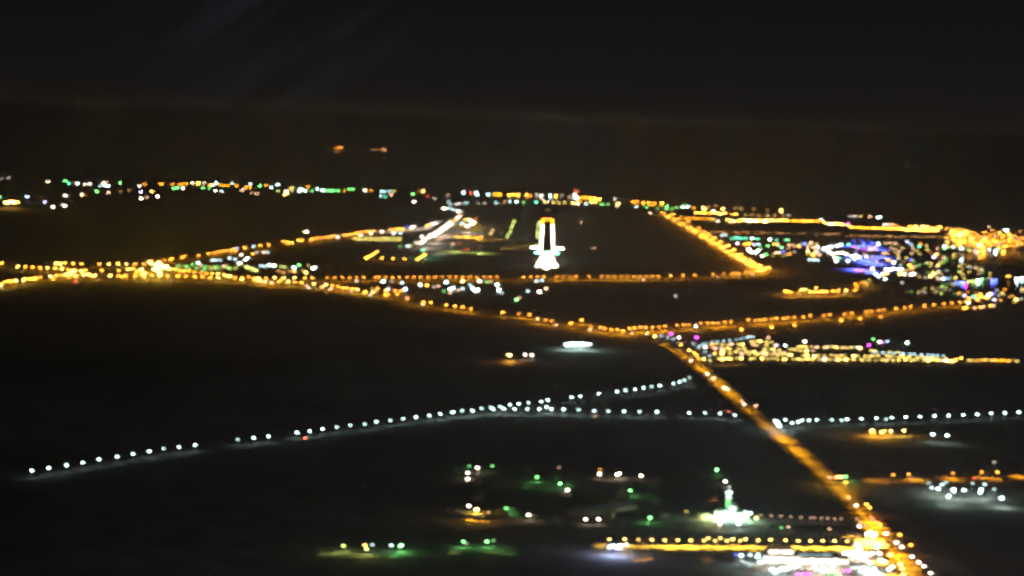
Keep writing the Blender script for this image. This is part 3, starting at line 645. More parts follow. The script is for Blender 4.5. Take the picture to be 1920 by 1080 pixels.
for (x, y, c, g_) in ((1007, 600, 'w', 1), (1042, 610, 'p', 1), (1105, 619, 'p', 1.2), (1212, 627, 'w', 1.4), (605, 537, 'w', 2), (617, 542, 'w', 2), (656, 546, 'w', 1.5), (698, 554, 'w', 1.3), (510, 530, 'l', 2.5), (496, 529, 'w', 2), (322, 526, 'l', .7), (3, 539, 'w', .8), (144, 518, 'w', 1.3), (575, 536, 'w', 2.5), (577, 540, 'w', 2), (791, 571, 'p', 1.1), (1183, 625, 'p', 1), (143, 528, 'r', 1)):
    car(x, y, c, 'on the highway left of the fork', 'highway_road', g_)
for (x, y, c, g_) in ((1286, 425, 'w', 1.2), (1299, 434, 'w', 2.5), (1336, 456, 'p', 1.5), (1355, 466, 'w', 1.2), (1369, 460, 'w', 1.6), (1382, 481, 'p', 1.5), (1393, 489, 'w', 3.2), (1409, 485, 'w', 1.6), (1412, 515, 'w', 1.5), (1346, 519, 'p', .7), (1209, 524, 'p', .7)):
    car(x, y, c, 'on the road around the airfield', 'runway_front_road', g_)
for (x, y, c, g_) in ((1712, 899, 'p', 1), (1830, 898, 'r', .9)): car(x, y, c, 'on the short orange road at the right edge', 'orange_side_road', g_)
for (x, y, c, g_) in ((574, 822, 'r', 1.2), (1118, 781, 'p', .8), (1364, 772, 'r', .9)): car(x, y, c, 'on the near white lamp road', 'white_lamp_road', g_)

# ---------------------------------------------------------------- towns and scattered lamps: (x, y, colour, gain)
def H(lst, where, group, **kw):
    for t in lst:
        house(t[0], t[1], t[2], None, where, group, t[3] if len(t) > 3 else 1.0, **kw)
FAR = [(3, 370, 'g'), (92, 341, 'w'), (125, 339, 'g'), (132, 344, 't'), (148, 344, 'c'), (141, 343, 'q'), (161, 346, 'w'), (172, 345, 'w'), (197, 343, 'w'), (203, 342, 'p', .7), (190, 349, 'C', .6), (198, 348, 'c'), (206, 349, 'c'), (228, 343, 'g', .7), (185, 359, 'g', 1.2), (206, 361, 'p'), (230, 359, 'q'), (245, 357, 'q'), (127, 367, 'w', .9), (157, 365, 'w', .6), (88, 379, 'l', .9), (102, 388, 'w', .8), (125, 386, 'w', .9), (121, 384, 'W'), (4, 335, 'W', .5), (18, 334, 'W', .6),
    (265, 349, 'w'), (273, 345, 'O', .7), (267, 360, 'l', 1.4), (288, 359, 'y'), (297, 368, 'w'), (268, 372, 'w'), (278, 370, 'p', .6), (303, 345, 'O'), (308, 345, 'O'), (325, 346, 'O', .7), (329, 353, 'g', 1.4), (334, 352, 'g'), (344, 353, 'w'), (340, 345, 'O'), (346, 345, 'O'), (352, 345, 'O'), (363, 343, 'w'), (371, 345, 'o'), (376, 343, 'y'), (386, 343, 'w', .6), (384, 352, 'g', .7), (395, 354, 'g', .6), (395, 347, 'o'), (401, 348, 'C'), (408, 343, 'c'), (407, 358, 'w', 1.2), (417, 359, 'C'), (403, 348, 'c'), (415, 347, 'O'), (422, 348, 'O'), (428, 348, 'O'), (437, 343, 'c'), (445, 348, 'O'), (455, 357, 'p'), (460, 354, 'W'), (472, 345, 'c'), (465, 351, 'O'), (470, 352, 'O'), (475, 362, 'p', .4),
    (490, 348, 'g'), (500, 347, 'O'), (512, 351, 'c', 1.3), (523, 347, 'c', .7), (484, 363, 'p', .6), (524, 358, 'e', .7), (536, 365, 'y', 1.4), (542, 363, 'y'), (547, 353, 'Y'), (551, 352, 'e', .5), (540, 359, 'w'), (550, 357, 'Y'), (567, 355, 'c'), (563, 359, 'c', .8), (575, 358, 'c', 1.2), (580, 350, 'O'), (588, 358, 'g', .6), (596, 354, 'c'), (605, 356, 'c', 1.4), (609, 358, 'c'), (614, 357, 'g'), (620, 358, 'g'), (628, 357, 'g', .8), (637, 358, 'g', .6), (655, 355, 'g', .7), (663, 355, 'g', .8), (647, 358, 'O', .6), (685, 356, 'w', .7), (690, 358, 'p'), (698, 358, 'O', .6), (717, 359, 'C'), (724, 359, 'C'), (733, 358, 'C'), (742, 359, 'Y'), (736, 365, 'p'), (717, 368, 'C'), (725, 368, 't', .8), (776, 364, 'g'), (779, 378, 'w', 1.5), (794, 358, 'y', .7), (788, 358, 'q'), (818, 372, 'W'), (804, 368, 'r', .2), (841, 366, 'p', .4), (872, 360, 'c'), (885, 361, 'r', .5), (895, 361, 'c', .7), (896, 364, 'c', .6), (916, 364, 'C', 1.2), (920, 364, 'C'), (930, 364, 'O'), (935, 363, 'O'), (940, 364, 'O'), (957, 365, 'o', 1.5), (965, 365, 'o', 1.5), (974, 365, 'o', 1.5), (990, 365, 'o'), (996, 366, 'O', .5), (1008, 365, 'W'), (1017, 367, 'w', 1.2), (1035, 366, 'c'), (1043, 367, 'o', 1.1), (1054, 366, 'W', .5),
    (835, 391, 'w', 1.2), (840, 391, 'w'), (845, 379, 'C', .6), (848, 391, 'C'), (854, 393, 'C'), (862, 396, 'w'), (866, 397, 'C'), (845, 384, 'C', .6), (858, 382, 'W', 1.6), (863, 382, 'W', 1.4), (875, 381, 'C', .6), (880, 381, 'C', .7), (897, 381, 'W', .4), (911, 381, 'W', .6), (931, 380, 'C'), (948, 378, 'q', 1.6), (958, 378, 'C', 1), (970, 378, 'c', 1.3), (985, 380, 'G'), (1007, 379, 't', 1.3), (1024, 379, 'Y', 1.2), (1028, 379, 'w', .7), (1040, 379, 'Y'), (1050, 380, 'Y', .8), (1060, 380, 'Y', .8), (1075, 381, 'y', 1.3), (1083, 358, 'r', .9), (1080, 365, 'c', .7), (1084, 370, 'w'), (1070, 369, 'p', .4), (1092, 370, 'O'), (1099, 370, 'O', 1.2), (1106, 371, 'o'), (1113, 371, 'o'), (1120, 372, 'o'), (1127, 373, 'o', 1.2), (1118, 378, 'o', 1.8), (1112, 380, 'y', 1.2), (1123, 376, 'o', 1.5), (1130, 383, 'g', .8), (1090, 378, 'O', 1.2), (1100, 382, 'C', 1.2), (1085, 382, 'w', .6), (1142, 383, 'G', .8), (1155, 372, 'W'), (1163, 382, 'y', 1.2), (1158, 386, 'p'), (1190, 378, 'O'), (1196, 378, 'o', .7), (1208, 380, 'o'), (1218, 380, 'o', 1.1), (1230, 381, 'O'), (1242, 380, 'o', 1.1), (1226, 384, 'O'), (1195, 388, 'C'), (1213, 389, 'g', .8), (1236, 391, 'G', .8), (1253, 391, 'g', .9), (1254, 386, 'g', .7), (1263, 392, 'G'), (1270, 389, 'G', 1.2), (1223, 400, 'p', 1.1), (1281, 388, 'c'), (1293, 388, 'c', 1.3), (1303, 390, 'O', .6), (1320, 390, 'y', 1.4), (1322, 392, 'y'), (1340, 396, 'w'), (1358, 391, 'y', 1.1), (1285, 384, 'G', .6), (1330, 388, 'q'), (1345, 386, 'q'), (1380, 390, 'q'), (1392, 391, 'Y', .3), (1415, 391, 'q', .6), (1440, 394, 'q', .5), (1467, 394, 'y', 1.1), (1482, 404, 'W', .9)]
FAR = FAR[:]
for t in FAR:
    x, y = t[0], t[1]
    wh = ('in the far light band left of the highway junction' if x < 260 else 'in the far light band above the left field' if x < 700 else 'in the far light band above the terminal' if x < 950 else 'in the far light band above the runway' if x < 1180 else 'in the far light band above the slanting road')
    house(x, y, t[2], '%s lit far building' % CNAME[t[2]], wh, None, (t[3] if len(t) > 3 else 1.0) * .9, big=1.3, size=1.6, cat='building', name='far_building')
COAST = [(1307, 399, 'o'), (1313, 399, 'o'), (1319, 399, 'o', .8), (1323, 400, 'o'), (1330, 400, 'O'), (1336, 399, 'o', .8), (1342, 401, 'o'), (1348, 400, 'o', 1.2), (1353, 401, 'y'), (1358, 400, 'y'), (1362, 399, 'o'), (1372, 402, 'o', .6), (1379, 401, 'o', 1.1), (1384, 402, 'o', .8), (1398, 403, 'Y', .4), (1412, 403, 'q', 1.6), (1425, 404, 'q', 1.6), (1440, 404, 'Y', .5), (1455, 404, 'q', 1.5), (1470, 405, 'q', 1)]
x = 1288
while x < 1335: COAST.append((x, 409 + (x - 1288) * .03, 'O', R.uniform(.5, .9))); x += R.uniform(4.5, 6.5)
COAST += [(1338, 411, 'Y', 1.3), (1348, 415, 'w', 1.4), (1364, 412, 'Y', 1.2), (1370, 413, 'y', .7), (1374, 416, 'y', 1.4), (1380, 415, 'w', 1)]
x = 1385
while x < 1474: COAST.append((x, 413 + R.uniform(-1, 1.5), R.choice('ooyy'), R.uniform(.8, 1.3))); x += R.uniform(3.6, 5.6)
COAST += [(1402, 414, 'w', 1.3), (1409, 415, 'w'), (1419, 415, 'w', 1.2), (1436, 415, 'w', 2), (1438, 417, 'y', 1.4)]
x = 1476
while x < 1541: 
    if not 1481 < x < 1487: COAST.append((x, 413.5 + (x - 1476) * .02, R.choice('oO'), R.uniform(.7, 1.2)))
    x += R.uniform(4, 6)
COAST += [(1541, 412, 'w', 1.8), (1546, 416, 'o'), (1552, 419, 'y'), (1557, 420, 'w', 1.2), (1561, 421, 'w', 1.5), (1566, 419, 'y'), (1572, 419, 'o'), (1578, 420, 'y', .8), (1583, 421, 'y'), (1591, 420, 'm', .8), (1597, 426, 'o', 1.2), (1593, 422, 'o')]
x = 1604
while x < 1700: COAST.append((x, 426.5 + (x - 1604) * .03, R.choice('oO'), R.uniform(.7, 1.3))); x += R.uniform(4, 6)
COAST += [(1660, 421, 'w', .8), (1668, 421, 'p'), (1675, 421, 'p'), (1683, 423, 'O', .8)]
x = 1700
while x < 1766: COAST.append((x, R.choice((424, 427.5, 431)) + (x - 1700) * .03, R.choice('ooy'), R.uniform(.9, 1.4))); x += R.uniform(1.7, 2.8)
COAST += [(1595, 405, 'W', .7), (1605, 405, 'W'), (1615, 406, 'Y', .7), (1634, 406, 'p', .6), (1648, 408, 'c', 1.4), (1652, 406, 'c', .8)]
for t in COAST:
    wh = 'in the bright coast row right of the slanting road' if t[0] < 1475 else 'in the middle of the far right coast row' if t[0] < 1600 else 'in the right stretch of the far coast row'
    house(t[0], t[1], t[2], '%s lit waterfront building' % CNAME[t[2]], wh, None, (t[3] if len(t) > 3 else 1.0), big=1.2, size=1.25, cat='building', name='waterfront_building')
# dim red orange row
with Gather('dim_red_lamps', 'row of faint red brown lamps between the coast lights and the town', 'street lamps'):
    for k in range(56):
        x = 1335 + k * 8.2 + R.uniform(-2, 2)
        if R.random() < .25: continue
        lamp(x, 435 + (x - 1335) * .018 + (2 if x > 1580 else 0), 'q', 'single', 'faint lamp', '', None, gain=R.uniform(.5, 1.5), full=False, s=1.2)
# dense sodium lit quarter, right edge, past 300 lamps are not needed: each is a post of its own
def clusters():
    pts = []
    def dens_at(x, y):
        s = 0
        for cx, cy, rx, ry, w in ((1800, 440, 22, 8, 1.4), (1802, 451, 20, 7, 1.2), (1838, 447, 18, 9, .9), (1850, 456, 26, 9, .9), (1880, 446, 22, 7, .9), (1895, 457, 26, 6, .8), (1786, 432, 12, 5, .8), (1868, 436, 12, 4, .7), (1905, 450, 18, 9, .9), (1836, 459, 12, 9, 1), (1812, 455, 14, 6, 1)):
            s += w * math.exp(-((x - cx) / rx) ** 2 - ((y - cy) / ry) ** 2)
        return s
    while len(pts) < 185:
        x = R.uniform(1768, 1926); y = R.uniform(427, 473)
        if R.random() < dens_at(x, y) and all((x - a) ** 2 / 9 + (y - b) ** 2 / 4 > 1 for a, b in pts): pts.append((x, y))
    return pts
with Gather('amber_quarter_lamps', 'dense mass of amber street lamps in the quarter at the far right edge', 'street lamps'):
  for (x, y) in clusters():
    lamp(x, y, R.choice('ooOOOp') if x > 1860 else R.choice('oooyO'), 'twin', 'amber street lamp', 'in the dense amber quarter at the far right edge', 'amber lamps of the quarter at the right edge', 3000 if R.random() < .25 else 0, None, R.uniform(.2, .75), full=False)
for (x, y, c, g_) in ((1802, 439, 'y', 1.5), (1803, 442, 'y', 1.3), (1838, 461, 'y', 1.6), (1840, 458, 'y', 1.3), (1833, 472, 'p', 1.3), (1846, 470, 'o', 1.2), (1855, 425, 'p', .8), (1885, 431, 'c', .8), (1890, 432, 'c', .8), (1893, 439, 'o', 1.6), (1886, 462, 'o', 1.6), (1856, 468, 'C', 1.4), (1869, 470, 'c', 1.2), (1874, 467, 'g', 1), (1882, 471, 'o', 1.7), (1806, 466, 'c', 1.6), (1772, 462, 'c', 1.2), (1774, 466, 'g', .9), (1780, 463, 'e', .9), (1790, 463, 'C', 1.1), (1819, 468, 'G', 1), (1828, 470, 'W', 1.4), (1725, 462, 't', 1.2), (1727, 457, 'O', .9), (1739, 461, 'Y', .5), (1703, 453, 'l', 1.3), (1710, 458, 'C', .7), (1752, 482, 'l', 2.2), (1756, 477, 'o', 1.5), (1805, 486, 'C', 1.6), (1775, 485, 'G', .7)):
    house(x, y, c, None, 'near the water on the right', None, g_, big=1.6)
# the town
TOWN = [(1355, 441, 'C', .8), (1362, 441, 'C', .8), (1375, 448, 't', .6), (1380, 446, 't', 1), (1386, 446, 't'), (1392, 447, 't'), (1399, 447, 't'), (1411, 447, 'c', 1), (1423, 448, 't', 1), (1446, 449, 'c', 1.1), (1458, 450, 't', .5), (1473, 450, 't', .6), (1480, 450, 'g', 1), (1384, 456, 'l', 1.2), (1398, 458, 'o', .9), (1404, 457, 'o', 1), (1409, 457, 'o', .8), (1417, 459, 'l'), (1425, 458, 'C'), (1428, 465, 'g', .4), (1442, 461, 'g', .8), (1452, 458, 'O'), (1460, 458, 'o', .6), (1468, 464, 'g', 1.3), (1483, 460, 'p'), (1490, 461, 'p', .6), (1499, 462, 'o', .9), (1509, 457, 'b', .7), (1523, 455, 'p', .7), (1518, 463, 'p'), (1528, 464, 'p'), (1533, 463, 'c', .7), (1405, 467, 'w', 2.5), (1409, 470, 'w', 3), (1412, 473, 'w', 1.4), (1419, 473, 'c', 2.6), (1424, 470, 'c', 2), (1431, 480, 'w', 1.2), (1437, 477, 'g', 1), (1460, 473, 'p', 1), (1456, 474, 'p', .8), (1471, 472, 'b', .4), (1481, 476, 'o', .6), (1517, 471, 'y', 1.2), (1524, 476, 'o', 1.2), (1528, 480, 'o', 1), (1537, 478, 'p', 1), (1534, 470, 'l', .9), (1520, 487, 'C', 1.3), (1529, 487, 'C', 1.4), (1535, 488, 'C', .9),
    (1545, 466, 'w', 1.6), (1552, 464, 'c', 1.5), (1560, 463, 'c', 1.8), (1570, 461, 'c', 1.6), (1579, 459, 'c', 1.4), (1591, 458, 't', 1.6), (1556, 472, 'w', 2.6), (1551, 469, 'w', 2.4), (1562, 476, 'w', 1.6), (1573, 474, 'w', 1.5), (1582, 474, 'w', 1.5), (1590, 477, 'w', 1.2), (1566, 483, 'w', 1.6), (1571, 489, 'c', 2.4), (1574, 484, 'g', 1), (1590, 489, 'c', 2), (1600, 480, 'c', 2.4), (1606, 479, 'c', 2.4), (1611, 482, 'c', 1.8), (1603, 485, 'c', 1.6), (1626, 482, 'l', 1.4), (1637, 487, 'c', 2.2), (1634, 490, 'b', .8), (1621, 457, 'b', 1.1), (1637, 457, 'b', .9), (1649, 457, 'c', 1.4), (1661, 456, 'p', .5), (1671, 456, 'p', .6), (1682, 457, 'p', .8), (1600, 463, 'm', .3), (1610, 465, 'p', .6), (1622, 468, 'm', .35), (1634, 467, 'm', .35), (1645, 468, 'p', .6), (1667, 487, 'o', 1), (1677, 492, 'c', 3), (1637, 504, 'y', 2), (1609, 506, 'r', .6), (1615, 508, 'r', .5), (1621, 508, 'r', .4), (1664, 505, 'c', 1.6), (1670, 506, 'c', 1.8), (1677, 504, 'c', 1.8), (1684, 505, 'c', 1.8), (1691, 505, 'c', 1.6), (1645, 514, 'c', 1.3), (1648, 518, 'c', .8), (1659, 514, 'y', 1.8), (1665, 512, 'y', 1.2), (1661, 523, 'c', 1.3), (1690, 514, 'y', 1), (1697, 514, 'w', .8), (1710, 515, 'w', 1.3), (1717, 514, 'w', 1.2), (1708, 497, 'o', 1.3), (1709, 502, 'o', 1), (1748, 518, 'y', 1.6), (1754, 513, 'y', 1), (1760, 510, 'Y', 1), (1770, 523, 'c', 1), (1776, 522, 'b', 1.2), (1784, 523, 'w', .6), (1802, 530, 'b', 2.2), (1808, 530, 'b', 2.2), (1796, 531, 'b', 1.2), (1814, 532, 'm', 1.2), (1820, 528, 'e', 1), (1827, 527, 'e', 1), (1836, 526, 'c', 1.5), (1843, 524, 'g', 1.6), (1862, 526, 'b', 1.6), (1868, 525, 'b', 1.2), (1890, 518, 'o', .7), (1895, 518, 'o', .5), (1909, 523, 'c', 1.8), (1916, 521, 'c', 1.5), (1695, 530, 'W', .8), (1711, 487, 'b', .4), (1760, 498, 'Y', 1.1), (1830, 502, 'p', .6), (1810, 554, 'l', 1.4), (1827, 556, 't', 1.2), (1800, 551, 'Y', .6), (1838, 556, 'o', .8), (1842, 552, 'o', .8), (1847, 557, 'o', .8), (1855, 553, 'w', 1), (1860, 551, 'y', .8), (1866, 551, 'b', 1), (1880, 549, 'Y', .8), (1835, 562, 'o', 1), (1852, 558, 'y', 1), (1818, 568, 'c', .5), (1865, 562, 'l', 1.3), (1905, 561, 'y', 1.6), (1808, 578, 'o', 1), (1816, 577, 'o', 1), (1830, 577, 'p', .8), (1838, 576, 'o', .8), (1845, 575, 'p'), (1858, 573, 'o', .9), (1865, 573, 'p', .8)]
H(TOWN, 'in the town right of the airfield', None, big=1.7)
# smaller lights between them
def fill(n, poly, cols, gains, where, big=1.2, mind=5.0):
    pts = []; tries = 0
    while len(pts) < n and tries < n * 60:
        tries += 1
        x = R.uniform(min(p[0] for p in poly), max(p[0] for p in poly)); y = R.uniform(min(p[1] for p in poly), max(p[1] for p in poly))
        ins = False; j = len(poly) - 1
        for i in range(len(poly)):
            if (poly[i][1] > y) != (poly[j][1] > y) and x < (poly[j][0] - poly[i][0]) * (y - poly[i][1]) / (poly[j][1] - poly[i][1]) + poly[i][0]: ins = not ins
            j = i
        if ins and all((x - a) ** 2 + (2.2 * (y - b)) ** 2 > mind ** 2 for a, b in pts): pts.append((x, y)); house(x, y, R.choice(cols), None, where, None, R.uniform(*gains), big=big)
with Gather('dim_town_houses', 'mass of dim yellow lit houses between the brighter lamps of the town', 'houses'):
    fill(26, [(1440, 455), (1560, 455), (1560, 478), (1440, 480)], 'YYpCW', (.25, .7), 'in the town right of the airfield')
    fill(42, [(1600, 462), (1760, 462), (1800, 476), (1740, 490), (1650, 494), (1600, 475)], 'YYpYpq', (.3, .9), 'in the middle of the town on the right')
    fill(52, [(1690, 492), (1790, 490), (1860, 505), (1860, 524), (1760, 524), (1690, 516)], 'YYpCWYG', (.3, .8), 'in the lower town near the water')
    fill(26, [(1690, 540), (1800, 528), (1800, 550), (1760, 556), (1700, 552)], 'eYWGYq', (.15, .45), 'in the dim part below the town')
    fill(26, [(1795, 545), (1920, 540), (1920, 566), (1800, 566)], 'YoOYWq', (.3, .8), 'beside the right end of the road')
# yellow lit compound right of the fork
CY_ = [(1258, 627, 'm', 1.6), (1306, 634, 'm', 1.8)]
for (x, y, c, g_) in CY_: lamp(x, y, c, 'garden', 'magenta and blue floodlight', 'beside the pale compound road', 'magenta lamps of the compound', 300, None, g_, s=2.0)
for (x, y, c, g_) in ((1275, 633, 'w', 1.6), (1229, 631, 'y', 2), (1276, 646, 'o', 1.2), (1291, 657, 'y', 1), (1299, 662, 'o', 1.1), (1306, 667, 'o', 1.4), (1311, 674, 'o', .8), (1318, 673, 'y', .9), (1334, 676, 'Y', .6), (1353, 675, 'y', .8), (1371, 674, 'o', 1.2), (1388, 672, 'y', .8), (1303, 612, 'w', 1.2)): lamp(x, y, c, 'single', CNAME[c] + ' lamp', 'along the near edge of the yellow compound', 'lamps along the compound edge', 1500, None, g_, s=1.2)
for (x, y) in ((1312, 649), (1318, 646), (1325, 645), (1335, 642), (1345, 641), (1357, 640), (1368, 639), (1380, 637), (1390, 635), (1400, 633), (1412, 632), (1240, 630), (1252, 633), (1262, 636), (1300, 645), (1310, 652), (1322, 660), (1330, 668)): 
    lamp(x, y, 'C', 'garden', 'pale bluish lamp', 'along the pale roads of the compound', 'pale lamps of the compound roads', 900, None, .5, s=1.1)
CMP = [(1328, 651, 'w', 1.3), (1338, 651, 'r', .6), (1424, 640, 'y', 1.2), (1431, 640, 'y', 1), (1437, 640, 'Y', 1.4), (1470, 648, 'B', .9), (1476, 648, 'c', 1.2), (1445, 633, 'p', .9), (1511, 640, 'w', 1.4), (1633, 647, 'm', 1.4), (1640, 636, 'g', .7), (1653, 641, 'w', 2.2), (1657, 642, 'm', .5), (1668, 640, 'C', 1), (1703, 642, 'c', 2.6), (1706, 643, 'g', 1.2), (1531, 668, 'y', 1.8), (1547, 674, 'w', 1), (1409, 632, 'C', 1), (1462, 647, 'l', .7), (1776, 676, 'w', 1.2), (1790, 677, 'y', 1.5), (1803, 671, 'o', 1.5), (1797, 674, 'o', 1), (1614, 652, 'C', .9), (1598, 651, 'C', .7), (1585, 651, 'p', .8)]
for t in CMP: house(t[0], t[1], t[2], None, 'in the yellow compound right of the fork', None, t[3], big=1.0)
STUFFY = []
def streets():
    n = 0
    for (y0, y1, x0, x1, st) in ((672, 676, 1352, 1800, 7.2), (663, 668, 1345, 1640, 8.5), (653, 657, 1345, 1530, 8.5), (645, 648, 1340, 1460, 9), (650, 652, 1500, 1620, 8), (640, 641, 1400, 1450, 9), (667, 672, 1640, 1780, 7), (657, 661, 1620, 1700, 12), (675, 676, 1820, 1925, 8), (659, 662, 1360, 1480, 10)):
        x = x0
        while x < x1:
            f = (x - x0) / (x1 - x0); y = y0 + (y1 - y0) * f + R.uniform(-1, 1)
            if R.random() < .86:
                house(x, y, R.choice('YYYyYp') if x < 1790 else R.choice('OOoY'), None, 'in the yellow compound right of the fork', None, R.uniform(.5, 1.25), big=1.15, name='villa', cat='villa', wide=R.choice((1, 1.6, 2.2)), power=260 if R.random() < .5 else 0); n += 1
            x += st * R.uniform(.7, 1.3)
streets()
for k in range(14):
    x = 1640 + 10 * k; house(x, 660 + (x - 1640) * .055, 'C', None, 'at the upper edge of the compound right of the fork', None, R.uniform(.4, .8), big=1)
# villas beside the left junction
LT = [(375, 493, 'c', .9), (400, 488, 'C'), (408, 488, 'C'), (416, 488, 'C', .6), (434, 484, 'c', .5), (443, 486, 'C'), (453, 493, 'c', 3), (462, 487, 'c', .9), (466, 484, 'c', .9), (455, 478, 'w', .6), (448, 466, 'l', .6), (479, 462, 'C', 1), (336, 499, 'g', .35), (344, 500, 'g', .35), (350, 499, 'G', 1), (354, 501, 'g', .35), (366, 496, 'g', .4), (373, 503, 'G', 1), (380, 498, 'p', .6), (388, 500, 'g', .4), (384, 505, 'g', .4), (407, 502, 'e', .6), (412, 500, 'G', .9), (420, 499, 'p', .9), (426, 501, 'G', .7), (435, 503, 'G'), (465, 500, 'e', .9), (470, 502, 'e', 1.3), (476, 503, 'e', 1), (484, 507, 'e', 1.2), (493, 499, 'C', 1), (498, 499, 'C', 1), (508, 497, 'c', 1.2), (516, 498, 'c', 2), (531, 500, 'e', .4), (538, 501, 'e', .5), (527, 508, 'q', 2), (534, 511, 'q', 2), (548, 508, 'q', 2), (555, 502, 'c', 2.6), (563, 497, 'g', 1), (557, 509, 'y', .5), (580, 498, 'Y', .4), (572, 508, 'Y', .4), (577, 511, 'y', 1.1), (591, 503, 'c', 3), (594, 502, 'c', 1.2), (496, 473, 'p', 1), (485, 473, 'W', .8), (505, 473, 'C', .6), (578, 434, 'w', 1.2), (573, 435, 'e', .7)]
for t in LT: house(t[0], t[1], t[2], None, 'in the settlement under the airport road', None, t[3] if len(t) > 3 else 1, big=1.6, power=600 if t[2] in 'cge' else 0)
with Gather('dim_settlement_houses', 'mass of dim green lit houses between the airport road and the highway', 'houses'):
  fill(22, [(330, 497), (470, 495), (480, 510), (340, 508)], 'eGYG', (.15, .4), 'in the settlement under the airport road', 1.4)
# service yard strip below the runway road
SY = [(672, 527, 'W', 1.3), (721, 528, 'c', 1), (725, 527, 'C', .8), (755, 530, 'C', 1.2), (738, 528, 'W', .5), (764, 542, 'B', 3), (792, 534, 'c', 1.3), (804, 535, 'o', 1.5), (825, 536, 'p', .6), (839, 529, 'c', 1.8), (871, 527, 'y', 1.8), (847, 542, 'c', 2.2), (852, 540, 'c', 1.4), (836, 546, 'g', .3), (847, 549, 'p', .8), (870, 541, 'C', 1), (884, 534, 'C', .9), (890, 541, 'c', 2.4), (894, 545, 'c', 2.4), (900, 543, 'c', 1.2), (903, 527, 'w', 2), (914, 529, 'g', .5), (922, 528, 'W', .8), (934, 534, 'c', 2.4), (937, 543, 'c', 2.4), (943, 549, 'C', .6), (1009, 527, 'C', 1.1), (1021, 526, 'C', 1.1), (994, 546, 'C', 1.1), (1015, 547, 'w', 2), (1027, 541, 'p', 1.5), (975, 558, 'p', .6), (973, 562, 'g', 1.8), (686, 548, 'o', .9), (697, 553, 'W', 1.2), (734, 541, 'W', 1), (727, 553, 'o', 1), (732, 543, 'C', 1), (700, 541, 'Y', .3), (707, 545, 'p', .4), (766, 558, 'p', .5), (858, 544, 'W', .8), (864, 543, 'p', .5), (818, 538, 'W', .6)]
for t in SY: house(t[0], t[1], t[2], None, 'in the service strip below the runway lamps', None, t[3], big=1.5, power=2500 if t[3] > 1.7 else 0)
# amber ramp yard right
for (x, y, c, g_, s) in ((1476, 546, 'o', 1.6, 1), (1472, 546, 'o', 1, 1), (1483, 548, 'O', 1, 1), (1499, 546, 'O', 1, 1), (1503, 543, 'y', 1.8, 1), (1510, 542, 'y', 2, 1), (1519, 547, 'o', 1.5, 1), (1527, 547, 'o', 1.5, 1), (1531, 540, 'o', 1, 1), (1536, 547, 'o', 1.6, 1), (1543, 546, 'o', 1.5, 1), (1550, 547, 'o', 1.1, 1), (1562, 546, 'o', 1.5, 1), (1571, 545, 'o', 1.5, 1), (1587, 544, 'y', 2.2, 1), (1603, 545, 'O', 1, 1), (1604, 532, 'O', 1.3, 1), (1606, 537, 'O', .8, 1), (1616, 530, 'O', .5, 1), (1622, 529, 'Y', .7, 1), (1630, 526, 'Y', .7, 1), (1625, 533, 'O', .5, 1)):
    lamp(x, y, c, 'mast', 'amber floodlight mast', 'in the glowing amber yard left below the town', 'floodlight masts of the amber yard', 20000, None, g_ * 1.3, s=.6)
# amber glow lamps above the white lamps at right
for (x, y, g_) in ((1636, 807, 1.2), (1631, 810, .7), (1653, 811, 1.6), (1669, 808, 1.6), (1658, 808, 1), (1696, 808, 1.8), (1640, 812, .6)): lamp(x, y, 'y' if g_ > 1 else 'o', 'single', 'amber yard floodlight', 'in the small amber lit yard right of the highway', 'floodlights of the small amber yard', 16000, None, g_ * 1.5, s=.9)
for (x, y, g_) in ((1752, 815, 2), (1775, 817, 2)): lamp(x, y, 'c', 'single', 'white green floodlight', 'right of the small amber yard', 'pair of pale lamps right of the amber yard', 2500, None, g_, s=1.4)
# crossing of the white lamps and highway
for (x, y, g_) in ((1454, 789, 1.4), (1460, 797, 3), (1459, 794, 3), (1457, 791, 2), (1461, 799, 2)): lamp(x, y, 'c', 'mast', 'brilliant white floodlight mast', 'where the white lamp road meets the orange highway', 'white masts at the crossing', 3500, None, g_ * 1.0, s=.5)
# cool lit yard, lower right
for (x, y, g_) in ((1756, 917, 2), (1744, 915, .5), (1784, 918, 2), (1787, 922, 1.4), (1779, 929, 1.6), (1775, 932, 1), (1808, 920, 1.8), (1842, 919, 2), (1840, 923, 1.8), (1877, 933, 2), (1874, 935, 1.2), (1745, 906, .15), (1771, 905, .2), (1824, 906, .2), (1862, 917, .2), (1844, 909, .5), (1770, 909, .5)):
    lamp(x, y, 'c', 'single', 'cool white yard floodlight', 'in the yard below the orange road at the right', 'cool white lamps of the lower right yard', 4500, None, g_, s=1.3)
# lone bright flood light in the dark field and the lit stand
lamp(958, 666, 'y', 'single', 'very bright orange floodlight', 'standing alone on the dark field left of the white stand', 'lamps left of the white stand', 0, None, 6.0, s=1.5); light(REC[-1][0], (2.2, 0, 8.6), 'o', 26000)
lamp(985, 665, 'w', 'single', 'warm white lamp', 'just right of the bright orange floodlight', 'lamps left of the white stand', 400, None, 1.1); lamp(996, 666, 'w', 'single', 'warm white lamp', 'just right of the bright orange floodlight', 'lamps left of the white stand', 400, None, 1.4)
